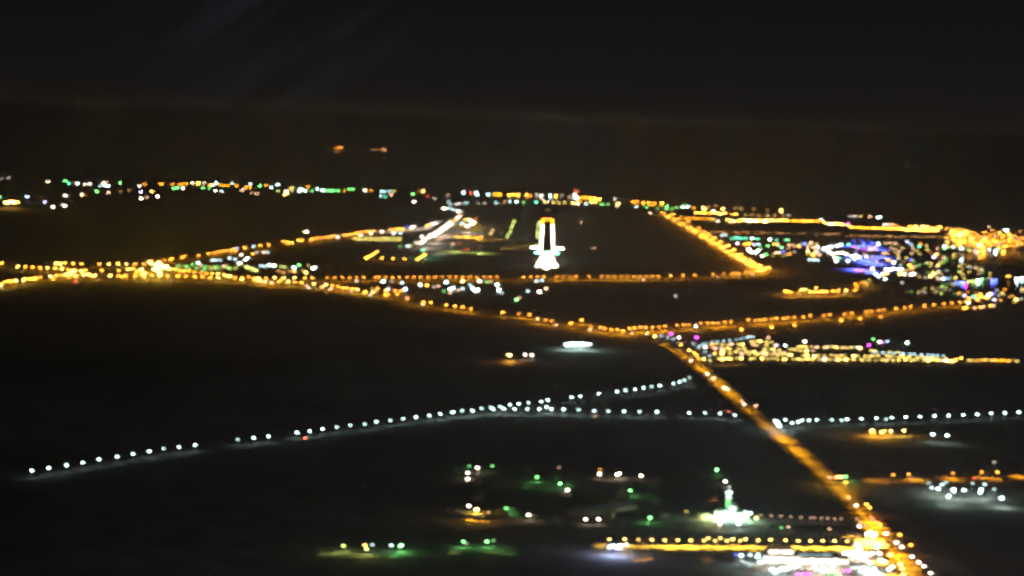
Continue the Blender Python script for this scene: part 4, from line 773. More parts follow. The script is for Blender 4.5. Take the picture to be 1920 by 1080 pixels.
# pools of the village, bottom centre
VL = [(895, 878, 'w', 2), (877, 888, 'w', 1.4), (877, 899, 'w', 1.4), (880, 875, 'g', .3), (923, 875, 'g', .5), (879, 950, 'w', 1.8), (897, 955, 'y', 3.5), (916, 962, 'q', 2), (949, 955, 'g', 2), (1007, 896, 'g', 1.5), (1050, 908, 'g', 2.2), (1064, 920, 'w', 1.6), (991, 967, 'w', 1.8), (1048, 878, 'p', .25), (1124, 890, 'w', 1.6), (1125, 881, 'O', .4), (1157, 891, 'w', 2), (1161, 889, 'w', 2), (1202, 893, 'w', 1.4), (1181, 921, 'g', 2.2), (1098, 975, 'w', 1.5), (1122, 975, 'w', 1.5), (1219, 972, 'g', 2.2), (644, 1025, 'e', 1.6), (680, 1023, 'y', .6), (687, 1031, 'e', 2.2), (698, 1023, 'C', .8), (734, 1024, 'C', 1.8), (753, 1024, 'g', 3.4), (750, 1026, 'g', 2), (869, 1017, 'g', 1.8), (875, 1021, 'W', .5), (913, 1017, 'g', 2.6), (925, 1015, 'G', .7), (1344, 882, 'g', 2.4), (1360, 904, 'w', 1.6), (1291, 960, 'Y', .4), (1465, 991, 'g', .3), (1567, 895, 'y', 1), (1574, 895, 'y', 1.5), (1586, 895, 'g', 1.5), (1582, 905, 'o', 1.2), (1624, 945, 'o', 1.6), (1632, 953, 'o', 1.3), (1650, 984, 'o', 1.4), (1691, 1004, 'o', 1.4), (1712, 1023, 'o', 1.2), (1864, 868, 'W', .8)]
PWR = {'g': 5500, 'e': 5500, 'w': 700, 'y': 15000, 'o': 3000, 'C': 300, 'c': 500}
for t in VL:
    x, y = t[0], t[1]; wh = 'in the village at the bottom centre' if x < 1240 and y < 1000 else 'in the group of green lamps at the bottom' if x < 1000 else 'beside the mosque' if x < 1500 else 'beside the near highway'
    lamp(x, y, t[2], 'garden' if t[2] in 'gewCWGqp' else 'single', CNAME[t[2]] + ' lamp', wh, 'lamps ' + wh, PWR.get(t[2], 0) if t[3] > .6 and wh != 'beside the mosque' else 0, None, t[3], s=1.35)
# glow without a lamp in sight: low garden lamps behind walls light lawns green and ground orange
for (x, y, c, p_) in ((625, 1031, 'e', 2600), (603, 1031, 'e', 1500), (668, 1035, 'e', 2600), (738, 1035, 'g', 5000), (870, 876, 'g', 3500), (855, 877, 'g', 1500), (990, 908, 'g', 3000), (865, 897, 'e', 1500), (940, 1029, 'e', 2600), (915, 1030, 'e', 1200), (955, 1030, 'g', 2000), (850, 1029, 'e', 1500), (1220, 928, 'g', 1500), (880, 969, 'o', 14000), (895, 972, 'o', 14000), (910, 970, 'o', 9000), (1335, 932, 'o', 14000), (1342, 932, 'o', 9000), (1130, 881, 'o', 1500), (1155, 882, 'o', 700), (1590, 1000, 'y', 30000), (1600, 997, 'y', 30000), (1198, 1043, 'o', 9000), (1215, 1040, 'o', 6000), (1325, 1043, 'o', 6000), (1060, 915, 'w', 4000), (1085, 912, 'w', 3000), (1145, 940, 'w', 2000), (1100, 955, 'w', 1500), (1310, 965, 'y', 4000)):
    lamp(x, y, {'g': 'G', 'e': 'G', 'o': 'q', 'y': 'q', 'w': 'W'}[c], 'garden', 'hooded low garden lamp throwing a %s pool' % CNAME[c], 'on the dark ground at the bottom', 'hooded garden lamps', 0, None, .03)
    light(REC[-1][0], (.9, 0, 4.4), c, p_, 140)

# ---------------------------------------------------------------- larger buildings
def block(pa, pb, w, h, col, k, name, cat, label, wallm='plaster', roofh=.6, bands=1, sign=None, group=None, z0=0.0, both=True):
    """a long building between two ground points (its near wall), w deep, with glowing window bands"""
    d = pb - pa; d.z = 0; L = d.length; rz = math.atan2(d.y, d.x)
    nrm = Vector((-math.sin(rz), math.cos(rz), 0)); flip = 1 if nrm.dot(EYE - pa) < 0 else -1
    c = (pa + pb) / 2 + nrm * (flip * w / 2); c.z = drop(c.x, c.y) + z0
    o = root(name, c, rz if flip == 1 else rz + math.pi, cat, group); o['label'] = label
    MB().box(-L / 2, L / 2, -w / 2, w / 2, 0, h).build('wall', M[wallm], o)
    MB().box(-L / 2 - .5, L / 2 + .5, -w / 2 - .5, w / 2 + .5, h + .003, h + roofh, 0, .3).build('roof', M['concrete'], o)
    n = max(2, int(L / 12))
    if col:
        for b in range(bands):
            zb = h * (.2 + .75 * b / bands); zt = h * (.2 + .75 * (b + .72) / bands)
            for i in range(n):
                x0 = -L / 2 + L * (i + .06) / n; x1 = -L / 2 + L * (i + .94) / n
                f = MB().box(x0, x1, -w / 2 - .25, -w / 2 - .03, zb, zt).build('shop_window', glow(col if not sign else sign[(i + b) % len(sign)], k * R.uniform(.5, 1.3)), o)
            if both and w > 14:
                for s in (-1, 1):
                    MB().box(s * L / 2 - (.03 if s < 0 else -.03) - (.2 if s < 0 else 0), s * L / 2 + (.03 if s > 0 else -.03) + (.2 if s > 0 else 0), -w / 2 + 1.5, w / 2 - 1.5, zb, zt).build('end_window', glow(col, k * .7), o)
    else:
        for i in range(n):
            x = -L / 2 + L * (i + .5) / n; MB().box(x - 1, x + 1, -w / 2 - .08, -w / 2 - .02, 1, 3).build('window', M['glass'], o)
    MB().box(-1.2, 1.2, -w / 2 - .32, -w / 2 - .27, 0, 2.6).build('door', M['wood'], o)
    return o
def lights_at(o, lst, col, p, spot=None):
    for loc in lst: light(o, loc, col, p, spot)
def fmast(px, py, col, power, gain, where, s=1.0, desc=None):
    return lamp(px, py, col, 'mast', desc or (CNAME[col] + ' floodlight mast'), where, 'floodlight masts ' + where, power, None, gain, s=s)

# airport: apron, piers, floodlights
sheet('apron', [(782, 462), (800, 450), (830, 428), (862, 408), (900, 404), (1000, 420), (1006, 440), (985, 466), (880, 473), (800, 473)], 'concrete', .25)
sheet('car_park', [(655, 446), (665, 441), (770, 441), (775, 452), (720, 452)], 'asphalt', .25)
block(gp(787, 459), gp(810, 441), 22, 16, 'w', 1.2, 'terminal_building', 'terminal', 'long white lit airport pier, lower end of the bright slanting streak')
block(gp(811, 446), gp(846, 420), 34, 24, 'w', 1.8, 'terminal_building', 'terminal', 'brightest white lit terminal pier in the middle of the slanting streak')
block(gp(848, 421), gp(866, 403), 26, 16, 'y', .8, 'terminal_building', 'terminal', 'warm lit far pier at the upper end of the slanting streak')
block(gp(724, 437), gp(762, 435), 50, 10, 'w', .3, 'airport_hall', 'hall', 'wide pale hall beside the orange airport road, left one')
block(gp(768, 434), gp(797, 431), 50, 12, 'w', .5, 'airport_hall', 'hall', 'wide white lit hall just left of the bright terminal piers')
block(gp(800, 431), gp(815, 428), 40, 16, 'w', .8, 'airport_hall', 'hall', 'tall warm lit hall touching the left side of the terminal piers')
block(gp(816, 424), gp(826, 418), 26, 14, 'c', .7, 'airport_hall', 'hall', 'small slanting cool lit hall above the terminal piers')
for (x, y, c, g_, p_) in ((790, 456, 'w', .8, 0), (796, 451, 'w', 1, 400000), (803, 446, 'w', 1, 0), (808, 442, 'w', .9, 0), (815, 442, 'w', 1, 400000), (821, 437, 'w', 1, 0), (826, 434, 'w', 1.1, 0), (832, 430, 'w', 1.2, 600000), (837, 427, 'w', 1, 0), (842, 423, 'w', 1, 0), (847, 420, 'w', .9, 0), (858, 408, 'w', 1, 0), (861, 405, 'w', 1, 200000), (855, 412, 'p', 1.2, 0), (873, 411, 'o', 1, 0), (878, 411, 'y', 1.2, 700000), (882, 413, 'w', 1.5, 0), (886, 415, 'w', 1.4, 0), (876, 424, 'w', 1.6, 500000), (884, 420, 'w', 1.5, 0), (890, 417, 'y', 1.4, 300000), (892, 410, 'r', .6, 0), (863, 420, 'C', 1, 0), (868, 418, 'c', .6, 0), (793, 468, 't', 1.5, 200000), (791, 443, 'w', 1.1, 0), (823, 449, 'p', .9, 0), (828, 446, 'p', .8, 0), (859, 445, 'Y', .9, 0), (875, 444, 'y', .8, 0), (895, 446, 'o', .9, 0), (902, 444, 'o', 1, 0), (849, 457, 'p', .9, 0), (861, 456, 'r', .35, 0), (872, 469, 'r', .45, 0), (877, 467, 'r', .4, 0), (765, 461, 'c', 1, 0), (771, 460, 'e', .45, 0), (750, 461, 'G', .8, 0), (800, 423, 'y', 1, 0), (806, 421, 'o', 1, 0), (811, 420, 'w', 1, 0), (817, 418, 'w', .9, 0), (775, 425, 'w', 1.2, 0), (771, 427, 'w', 1, 0), (716, 434, 'w', 1.2, 0), (696, 437, 'w', 1, 0), (677, 440, 'w', .8, 0), (738, 437, 'w', .8, 0), (751, 437, 'c', .5, 0), (763, 425, 'b', .4, 0), (740, 437, 'C', 1, 0), (633, 444, 'w', 1.1, 0)):
    fmast(x, y, c, p_, g_ * .6, 'around the airport terminal', 1.3)
for (x, y, c, p_) in ((860, 434, 'o', 2600000), (880, 436, 'o', 2200000), (905, 440, 'o', 900000), (850, 462, 'e', 650000), (900, 464, 'e', 500000), (940, 440, 'y', 80000), (960, 455, 'y', 90000), (985, 450, 'y', 70000), (825, 466, 'c', 120000)):
    o = fmast(x, y - 3, 'W', 0, .08, 'out on the airport apron', 1.2, 'hooded apron mast'); light(o, (1.2, 0, 22), c, p_, 165)
# car park lamps: two dotted rows
for r_, (xa, xb, ya, yb) in enumerate(((663, 752, 446, 446.5), (664, 750, 449, 451))):
    for k in range(26):
        f = k / 25; lamp(xa + (xb - xa) * f, ya + (yb - ya) * f, 'e' if k % 3 else 'y', 'garden', 'small yellow green car park lamp', 'in the %s dotted row of the airport car park' % ('upper', 'lower')[r_], 'car park lamps by the airport', 0, None, .16, full=False, s=1.3)
for (x0, y0, x1, y1, n) in ((686, 484, 706, 472, 5), (782, 487, 797, 477, 4)):
    for k in range(n):
        f = k / (n - 1); fmast(x0 + (x1 - x0) * f, y0 + (y1 - y0) * f, 'o', 0, 1.4, 'in the two slanting orange bars before the airport', .7, 'orange floodlight mast')
for (x, y, g_) in ((716, 484, .8), (737, 485, .7), (758, 485, .6)): fmast(x, y, 'o', 8000, g_ * 1.1, 'between the two slanting orange bars', .7, 'orange floodlight mast')
# blazing works at the far left
for k, (x, y) in enumerate(((9, 379), (14, 379), (19, 378), (24, 378), (29, 378), (34, 379), (16, 380), (26, 380), (12, 380))): fmast(x, y, 'o' if k in (0, 5) else 'y', 250000 if k % 3 == 0 else 0, 1.5 if k % 2 else 1.1, 'in the blazing oval at the far left edge', 1.3, 'yellow floodlight mast')
fmast(51, 369, 'B', 60000, .9, 'right of the blazing oval at the far left', 1.3, 'blue white floodlight mast')
for p_, d in walk(ROADS['far_left_road'], 300): 
    o = root('street_lamp', p_, 0, 'street lamp', 'dull lamps of the far left road'); part('pole', CO[0], o); part('arm', CO[1], o)
    for h in CO[2]: part('lamp_hood', h, o)
    light(o, (1.6, 0, 13.6), 'o', 250000, 160); note(o, p_.x, 0, 'hooded lamp post', 'of the dull orange road at the far left')

# added blue floodlights stand in for a glow that is mainly lens flare
for (x, y) in ((1600, 451), (1615, 450), (1630, 452), (1645, 456), (1605, 472), (1628, 478), (1640, 482), (1612, 492), (1630, 496), (1650, 470)):
    o = fmast(x, y, 'b', 0, .14, 'in the blue glow over the town', 1.2, 'blue floodlight mast'); light(o, (1.2, 0, 21), 'b', 3500000, 165)

# lit sports yard with eight masts and a low stand
sheet('sports_yard', [(1058, 646), (1107, 646), (1108, 658), (1057, 658)], 'concrete', .28)
block(gp(1060, 651), gp(1104, 651), 10, 6, 'c', 1.2, 'sports_stand', 'stand', 'low white stand glowing under a row of floodlights on the dark field', 'white')
for k, x in enumerate((1061, 1067, 1073, 1079, 1086, 1092, 1098, 1105)): fmast(x, 645 - (1.5 if 0 < k < 6 else 0), 'c', 14000, 1.1, 'over the white lit sports yard', .6, 'cool white floodlight mast')

# mosque
def mosque():
    p = gp(1368, 972); o = root('mosque', p, -.12, 'mosque'); o['label'] = 'white floodlit mosque beside its green lit minaret, lower right of centre'
    MB().box(-19, 25, -11, 11, 0, 9).build('prayer_hall', M['white'], o)
    pr = MB()
    for k in range(14): pr.box(-19 + k * 3.3, -17.6 + k * 3.3, -11.2, -10.6, 9.003, 10)
    pr.build('battlement', M['white'], o)
    MB().box(-36, -19.003, -8, 8, 0, 5).build('annex', M['plaster'], o)
    for k in range(7): 
        a = MB().box(-16 + k * 6, -13.4 + k * 6, -11.12, -11.02, 1, 5.2); a.tube((-14.7 + k * 6, -11.12, 5.2), (-14.7 + k * 6, -11.02, 5.2), 1.3, 1.3, 12); a.build('arched_window', glow('c', 1.3), o)
    d = MB().lathe([(6.2, 0), (6.2, 2), (6.6, 4), (6.0, 6.5), (4.2, 8.8), (1.8, 10.6), (.25, 12)], (4, 0, 9.003), 20).build('dome', M['white'], o)
    MB().tube((4, 0, 21), (4, 0, 23.5), .12, .05, 6).build('finial', M['steel'], d)
    MB().box(-2, 2, -11.3, -11.21, 0, 4.2).build('door', M['wood'], o)
    lights_at(o, [(-14, -19, 4), (-4, -21, 4), (8, -21, 4), (18, -20, 4)], 'c', 26000)
    lights_at(o, [(27, -14, 3), (14, -26, 4)], 'g', 16000); lights_at(o, [(-30, -15, 3), (-22, -17, 3)], 'e', 18000)
    lights_at(o, [(4, -8, 13), (-6, -4, 14)], 'c', 4000)
    lights_at(o, [(0, -30, 6), (-12, -28, 6), (22, -26, 6)], 'c', 14000)
    b = gp(1365, 966); m = root('minaret', b, 0, 'minaret'); m['label'] = 'slim minaret glowing green with a white balcony, above the white mosque'
    MB().box(-2.6, 2.6, -2.6, 2.6, 0, 8).build('base', M['white'], m)
    MB().lathe([(2.0, 8.003), (1.9, 27)], n=12).build('shaft', M['white'], m)
    MB().lathe([(2.0, 27.003), (3.4, 28), (3.4, 28.4), (3.2, 28.4), (3.2, 29.4)], n=12).build('balcony', M['white'], m)
    MB().lathe([(1.5, 28.5), (1.4, 35)], n=12).build('upper_shaft', M['white'], m)
    MB().lathe([(1.9, 35.003), (1.8, 36), (1.0, 39), (.15, 42)], n=12).build('cap', M['white'], m)
    MB().tube((0, 0, 42), (0, 0, 44), .1, .05, 5).build('crescent_pole', M['steel'], m)
    for k in range(8):
        a = k * math.pi / 4; MB().ball((3.3 * math.cos(a), 3.3 * math.sin(a), 29.9), .5, .5, .45, 6, 3).build('balcony_lamp', glow('c', 7), m)
    for z in (12, 16, 20, 24):
        for k in range(6):
            a = k * math.pi / 3 + .3; MB().ball((2.35 * math.cos(a), 2.35 * math.sin(a), z), .42, .42, .5, 6, 3).build('green_lamp', glow('g' if z < 22 else 'c', 7), m)
    lights_at(m, [(0, -5, 31), (3, -4, 33)], 'c', 2500); lights_at(m, [(-4, -5, 12), (4, -5, 18), (0, -5, 23)], 'g', 2600)
mosque()
for (x, y, c, g_) in ((1418, 973, 'e', 3), (1322, 973, 'e', 1.5), (1332, 972, 'e', 1.5), (1340, 975, 'y', 1), (1398, 962, 'c', 1.2), (1407, 964, 'c', 1.2), (1385, 984, 'c', 1.6), (1350, 983, 'w', 1)): lamp(x, y, c, 'garden', CNAME[c] + ' lamp', 'around the white mosque', 'lamps around the mosque', 2500, None, g_, s=1.5)

# faintly lit sheds of the village
def shed(pa, pb, w, h, label):
    d = pb - pa; rz = math.atan2(d.y, d.x); L = d.length; c = (pa + pb) / 2; c.z = drop(c.x, c.y)
    o = root('warehouse', c, rz, 'warehouse'); o['label'] = label
    MB().box(-L / 2, L / 2, -w / 2, w / 2, 0, h).build('wall', M['plaster2'], o)
    r_ = MB(); r_.v += [(-L / 2 - .4, -w / 2 - .4, h + .01), (L / 2 + .4, -w / 2 - .4, h + .01), (L / 2 + .4, w / 2 + .4, h + .01), (-L / 2 - .4, w / 2 + .4, h + .01), (-L / 2 - .4, 0, h + w * .16), (L / 2 + .4, 0, h + w * .16)]
    r_.f += [(0, 1, 5, 4), (2, 3, 4, 5), (1, 2, 5), (3, 0, 4)]; r_.m += [0] * 4; r_.build('roof', M['concrete'], o)
    for k in range(3): MB().box(-L / 3 + k * L / 3 - 2, -L / 3 + k * L / 3 + 2, -w / 2 - .1, -w / 2 - .02, 0, 4).build('roller_door', M['steel'], o)
    return o
shed(gp(1085, 930), gp(1165, 938), 60, 9, 'large faintly lit warehouse in the middle of the village at the bottom centre')
shed(gp(1075, 968), gp(1180, 953), 24, 6, 'long low shed catching faint light below the large warehouse')
shed(gp(1062, 912), gp(1120, 915), 26, 6, 'small dim shed behind the large village warehouse')
o = shed(gp(870, 972), gp(908, 974), 20, 6, 'low shed with an orange lit yard in the village')
# dark houses among the village lamps
for k in range(34):
    x = R.uniform(850, 1260); y = R.uniform(885, 985)
    p = gp(x, y); v = R.randrange(6)
    if v not in HM: 
        a = house_meshes(v); HM[v] = a
    wl, pa, dr, wi, lm, dm = HM[v]; pm = M['plaster'] if v % 2 else M['plaster2']
    o = root('village_house', p, R.uniform(-.6, .6), 'house', 'unlit flat roofed houses among the village lamps'); note(o, x, y, 'unlit %s flat roofed house' % ('pale' if v % 2 else 'tan'), 'among the village lamps')
    part('wall', cached(('hw', v), lambda: wl.mesh('wall', pm)), o); part('roof_parapet', cached(('hp', v), lambda: pa.mesh('roof_parapet', pm)), o)
    part('door', cached(('hd', v), lambda: dr.mesh('door', M['wood'])), o); part('window', cached(('hwi', v), lambda: wi.mesh('window', M['glass'])), o)

# market at the bottom right
sheet('market_forecourt', [(1380, 1036), (1640, 1034), (1720, 1110), (1360, 1110)], 'concrete', .26)
block(gp(1440, 1040), gp(1488, 1041), 14, 7, 'w', 2.6, 'shop', 'shop', 'bright white shop block on the near edge of the yellow market road', 'white')
block(gp(1432, 1056), gp(1500, 1057), 12, 8, 'c', 2.2, 'shop', 'shop', 'large white lit shop row, left one of the two below the market road', 'white', sign='ccwBCl')
block(gp(1502, 1058), gp(1592, 1060), 12, 7, 'w', 2.0, 'shop', 'shop', 'long white lit shop row, right one of the two below the market road', 'white', sign='wlcWcB')
block(gp(1496, 1043), gp(1560, 1044), 8, 4, 'C', .6, 'shop', 'shop', 'grey roofed shop just under the right part of the market road', 'concrete')
block(gp(1490, 1081), gp(1522, 1080), 10, 5, 'm', 1.2, 'shop', 'shop', 'shop with magenta signs at the bottom edge', 'plaster2')
block(gp(1575, 1076), gp(1596, 1075), 10, 5, 'm', .8, 'shop', 'shop', 'small magenta lit shop right of the magenta signs', 'plaster2')
block(gp(1548, 1084), gp(1572, 1085), 10, 5, 'g', 1.2, 'shop', 'shop', 'small green fronted shop at the bottom edge', 'plaster2')
block(gp(1528, 1072), gp(1545, 1076), 8, 5, 'C', 2, 'shop', 'shop', 'pale blue fronted kiosk between the green and magenta shops', 'white')
block(gp(1450, 1078), gp(1464, 1072), 8, 5, 'c', 2.4, 'shop', 'shop', 'slanting cool white kiosk below the left shop row', 'white')
block(gp(1470, 1072), gp(1500, 1063), 8, 5, 'c', 2.2, 'shop', 'shop', 'slanting pale green white shop below the left shop row', 'white')
ring = root('round_canopy', gp(1408, 1057), 0, 'canopy'); ring['label'] = 'oval ring shaped canopy in dim cyan light left of the white shops'
rb = MB(); n = 28
for k in range(n):
    for r_, z in ((9, 4), (14, 4.4), (14, 4.9), (9, 4.6)):
        a = 2 * math.pi * k / n; rb.v.append((r_ * math.cos(a), 2.6 * r_ * math.sin(a), z))
for k in range(n):
    for j in range(4):
        a = 4 * k; b = 4 * ((k + 1) % n); rb.f.append((a + j, b + j, b + (j + 1) % 4, a + (j + 1) % 4)); rb.m.append(0)
rb.build('roof_ring', M['white'], ring)
for k in range(8):
    a = k * math.pi / 4; MB().tube((11.5 * math.cos(a), 30 * math.sin(a), 0), (11.5 * math.cos(a), 30 * math.sin(a), 4.2), .2, .2, 6).build('column', M['steel'], ring)
lights_at(ring, [(8, 20, 8), (-6, -20, 7), (8, -22, 7)], 'c', 2500)
for (x, y, c, g_, p_) in ((1386, 1042, 'c', 1.4, 2500), (1424, 1044, 'c', 1.8, 30000), (1419, 1040, 'C', 1.5, 0), (1408, 1040, 'C', 1.5, 0), (1426, 1055, 'c', 1.2, 0), (1379, 1039, 'b', .4, 0), (1462, 1049, 'w', 2, 60000), (1485, 1049, 'w', 2, 0), (1520, 1050, 'w', 2, 60000), (1545, 1051, 'w', 2, 0), (1570, 1050, 'w', 2, 60000), (1487, 1062, 'c', 2, 0), (1470, 1067, 'c', 2, 30000), (1452, 1068, 'c', 2.4, 0), (1565, 1062, 'w', 2.6, 60000), (1546, 1065, 'c', 1.5, 0), (1523, 1064, 'C', 2, 0), (1506, 1077, 'm', 1.5, 12000), (1498, 1078, 'm', 1.6, 12000), (1586, 1070, 'm', 1.3, 12000), (1611, 1067, 'm', 1.2, 800), (1572, 1077, 'g', 1, 12000), (1542, 1071, 'C', 2, 0)):
    lamp(x, y, c, 'single', CNAME[c] + ' market lamp', 'in the market at the bottom right', 'market lamps at the bottom right', p_, None, g_, s=1.15, name='market_lamp')
# crossroads glare and the white side street
for (x, y, c, g_, p_) in ((1633, 998, 'w', 3, 41240000), (1637, 1001, 'B', 3, 0), (1629, 1002, 'w', 3, 0), (1634, 1005, 'w', 3, 41240000), (1626, 998, 'y', 2, 0), (1613, 988, 'w', 1.4, 4000), (1610, 1022, 'w', 3, 41240000), (1612, 1028, 'w', 3, 0), (1615, 1033, 'w', 3, 420000), (1618, 1040, 'w', 2, 0), (1607, 1034, 'w', 2, 0), (1642, 1024, 'w', 2.4, 0), (1648, 1026, 'w', 2, 0), (1644, 1037, 'w', 2, 0), (1652, 1039, 'w', 2, 1240000), (1634, 1038, 'w', 2, 0), (1667, 1040, 'y', 2, 0), (1660, 1053, 'w', 2, 0), (1656, 1052, 'c', 1.4, 0), (1675, 1064, 'w', 2.4, 1240000), (1684, 1058, 'y', 2, 0), (1694, 1066, 'y', 1.6, 0), (1671, 1068, 'w', 2, 0), (1648, 1050, 'c', 1.2, 0), (1694, 1078, 'y', 1.6, 0), (1654, 1078, 'w', 1.6, 0), (1628, 1056, 'c', 1.6, 240000), (1636, 1066, 'c', 1.6, 240000), (1622, 1048, 'c', 1.6, 240000), (1645, 1074, 'c', 1.8, 240000), (1612, 1044, 'C', 2, 0), (1626, 1066, 'C', 2, 0)):
    lamp(x, y, c, 'single', CNAME[c] + ' street lamp', 'in the glare of the crossroads at the bottom right', 'lamps of the bottom right crossroads', 0, None, g_, s=1.15)
    if p_: light(REC[-1][0], (2.2, 0, 8.8), 'y' if x > 1638 or y < 1010 else c, p_, 125)
for (x, y) in ((1143, 1024), (1150, 1024), (1158, 1023), (1166, 1023), (1172, 1021), (1147, 1026), (1162, 1026), (1155, 1027)):
    lamp(x, y, 'B' if x < 1165 else 'w', 'single', 'blue white floodlight', 'in the bluish patch at the left end of the market road', 'blue white lamps of the market road', 9000, None, 1.6, s=1.1)
# parked cars by the market
for (x, y) in ((1416, 1066), (1425, 1072), (1438, 1064), (1400, 1070), (1520, 1068), (1600, 1062), (1605, 1070), (1613, 1078), (1622, 1074), (1590, 1066), (1560, 1070), (1512, 1068)):
    p = gp(x, y); i = R.randrange(5); o = root('parked_car', p + Vector((0, 0, .27)), R.uniform(0, 3), 'car'); part('body', CB[i], o); part('cabin', CCB[i], o)
    for a in (-1.4, 1.4):
        for b in (-.82, .82): part('wheel', CW, o, (a, b, .33))
    note(o, x, y, ('white', 'silver', 'dark', 'red', 'sand coloured')[i] + ' parked car', 'on the market forecourt')
# palm trees lit by the market road
def palm(px, py, s):
    o = root('palm_tree', gp(px, py), R.uniform(0, 6), 'palm tree', 'palm trees below the market road', None, s)
    part('trunk', cached('pt', lambda: MB().tube((0, 0, 0), (.3, .1, 6), .28, .2, 7).tube((.3, .1, 6), (.5, .1, 7.5), .2, .16, 7).mesh('trunk', M['bark'])), o)
    def crown():
        r = random.Random(3); mb = MB()
        for k in range(26):
            a = r.uniform(0, 6.28); up = r.uniform(-.2, 1.1); L = r.uniform(2.6, 3.6); pr = Vector((.5, .1, 7.5)); prev = None
            for j in range(6):
                t = j / 5; q = pr + Vector((math.cos(a), math.sin(a), 0)) * (L * t) + Vector((0, 0, up * L * t - 1.6 * t * t * L * .6)); wd = .42 * (1 - t) + .05
                sd = Vector((-math.sin(a), math.cos(a), 0)) * wd; cur = (q + sd - Vector((0, 0, .2)), q, q - sd - Vector((0, 0, .2)))
                if prev: mb.face([prev[0], cur[0], cur[1], prev[1]]); mb.face([prev[1], cur[1], cur[2], prev[2]])
                prev = cur
        return mb.mesh('crown', M['leaf'])
    part('crown', cached('pc', crown), o); note(o, px, py, 'date palm', 'among the amber patches below the market road')
for (x, y) in ((1186, 1042), (1192, 1046), (1199, 1043), (1207, 1048), (1214, 1046), (1221, 1041), (1228, 1042), (1318, 1044), (1327, 1047), (1335, 1043), (1128, 1034), (1136, 1036)): palm(x, y, R.uniform(.9, 1.3))

# ---------------------------------------------------------------- water and ships
def sea():
    cols = 60; mb = MB(); rows_ = 46
    for i in range(cols + 1):
        px = -700 + 3300 * i / cols; cy = 318 + (px + 0) * .0555; cy = max(cy, 300); q = gp(px, cy); a = math.atan2(q.y, q.x); r0_ = math.hypot(q.x, q.y)
        for j in range(rows_ + 1):
            r = r0_ * (130000 / r0_) ** (j / rows_); mb.v.append((r * math.cos(a), r * math.sin(a), drop(r, 0) + 3.0))
    for i in range(cols):
        for j in range(rows_):
            a = i * (rows_ + 1) + j; b = a + rows_ + 1; mb.f.append((a, b, b + 1, a + 1)); mb.m.append(0)
    o = mb.build('sea_water', M['lake']); o['kind'] = 'structure'
sea()
sheet('harbour_water', [(1752, 479), (1832, 475), (1930, 470), (2040, 470), (2040, 500), (1930, 497), (1850, 500), (1800, 496), (1760, 490)], 'lake', .6)
sheet('lagoon_water', [(1790, 534), (1830, 530), (1930, 526), (2040, 524), (2040, 546), (1930, 548), (1870, 546), (1800, 545)], 'lake', .6)
def ship(px, py, L, col, k, label, lamps):
    p = at(px, py, 6); p.z = drop(p.x, p.y) + 3
    o = root('cargo_ship', p, .1, 'ship'); o['label'] = label
    h = MB(); pr = [(-L / 2, -.5), (-L / 2, .5), (L * .36, .5), (L / 2, 0), (L * .36, -.5)]; w = L * .14; n = 5
    for z, s_ in ((0, .8), (L * .07, 1)): h.v += [(x * (.97 if s_ < 1 else 1), y * w * s_, z) for x, y in pr]
    h.f += [(0, 1, 2, 3, 4)][::-1] + [(9, 8, 7, 6, 5)]; h.m += [0, 0]
    for q in range(n): h.f.append((q, (q + 1) % n, n + (q + 1) % n, n + q)); h.m.append(0)
    h.build('hull', M['dark'], o)
    MB().box(-L * .45, -L * .28, -w * .4, w * .4, L * .0701, L * .2).build('bridge_house', M['white'], o)
    MB().tube((-L * .4, 0, L * .2), (-L * .4, 0, L * .25), L * .02, L * .018, 8).build('funnel', M['dark'], o)
    kk = k * strength(p, math.pi * L * L * .06 * .045)
    for x in lamps: MB().ball((x * L, 0, L * .16), L * .06, L * .05, L * .045, 6, 4).build('deck_lamp', glow(col, kk), o)
ship(635, 279.5, 260, 'o', .16, 'anchored ship with an orange light row on the horizon, left one', (-.35, -.2, -.05, .1, .25))
ship(700, 281, 160, 'q', .9, 'anchored ship with a faint brown light on the horizon, right of the orange one', (-.3, -.1))
ship(718, 282, 200, 'q', 1.6, 'dimmest anchored ship on the horizon beside the brown lit one', (-.3, 0, .2))
ship(940, 286.5, 150, 'o', 7, 'small ship with one orange red light on the horizon above the runway', (-.1, .1))
ship(1698, 312, 150, 'o', 16.0, 'ship with a bright amber light on the horizon at the right', (-.1, .1))
ship(1725, 314, 150, 'W', 5, 'ship with a faint pale light right of the bright amber one', (0,))

# ---------------------------------------------------------------- labels: place in the row
ONES = 'zero first second third fourth fifth sixth seventh eighth ninth tenth eleventh twelfth thirteenth fourteenth fifteenth sixteenth seventeenth eighteenth nineteenth'.split()
TENS = {2: 'twenty', 3: 'thirty', 4: 'forty', 5: 'fifty', 6: 'sixty', 7: 'seventy', 8: 'eighty', 9: 'ninety'}
def ordinal(n):
    if n < 20: return ONES[n]
    if n >= 100: return 'number %d' % n
    t, u = divmod(n, 10); return (TENS[t][:-1] + 'ieth') if u == 0 else TENS[t] + '-' + ONES[u]
for o, c, side, yk in RWL: o['label'] = '%s light on the %s edge of the runway, %s up from the %s' % ('yellow' if c == 'a' else 'white', side, ordinal(yk), 'last white one' if c == 'a' else 'green bar')
for o, row, c in APL: o['label'] = '%s centre line approach light in row %s below the green bar' % ('left' if c < 0 else 'right' if c > 0 else 'middle', ordinal(row))
by = {}
for r_ in REC: by.setdefault((r_[3], r_[4]), []).append(r_)
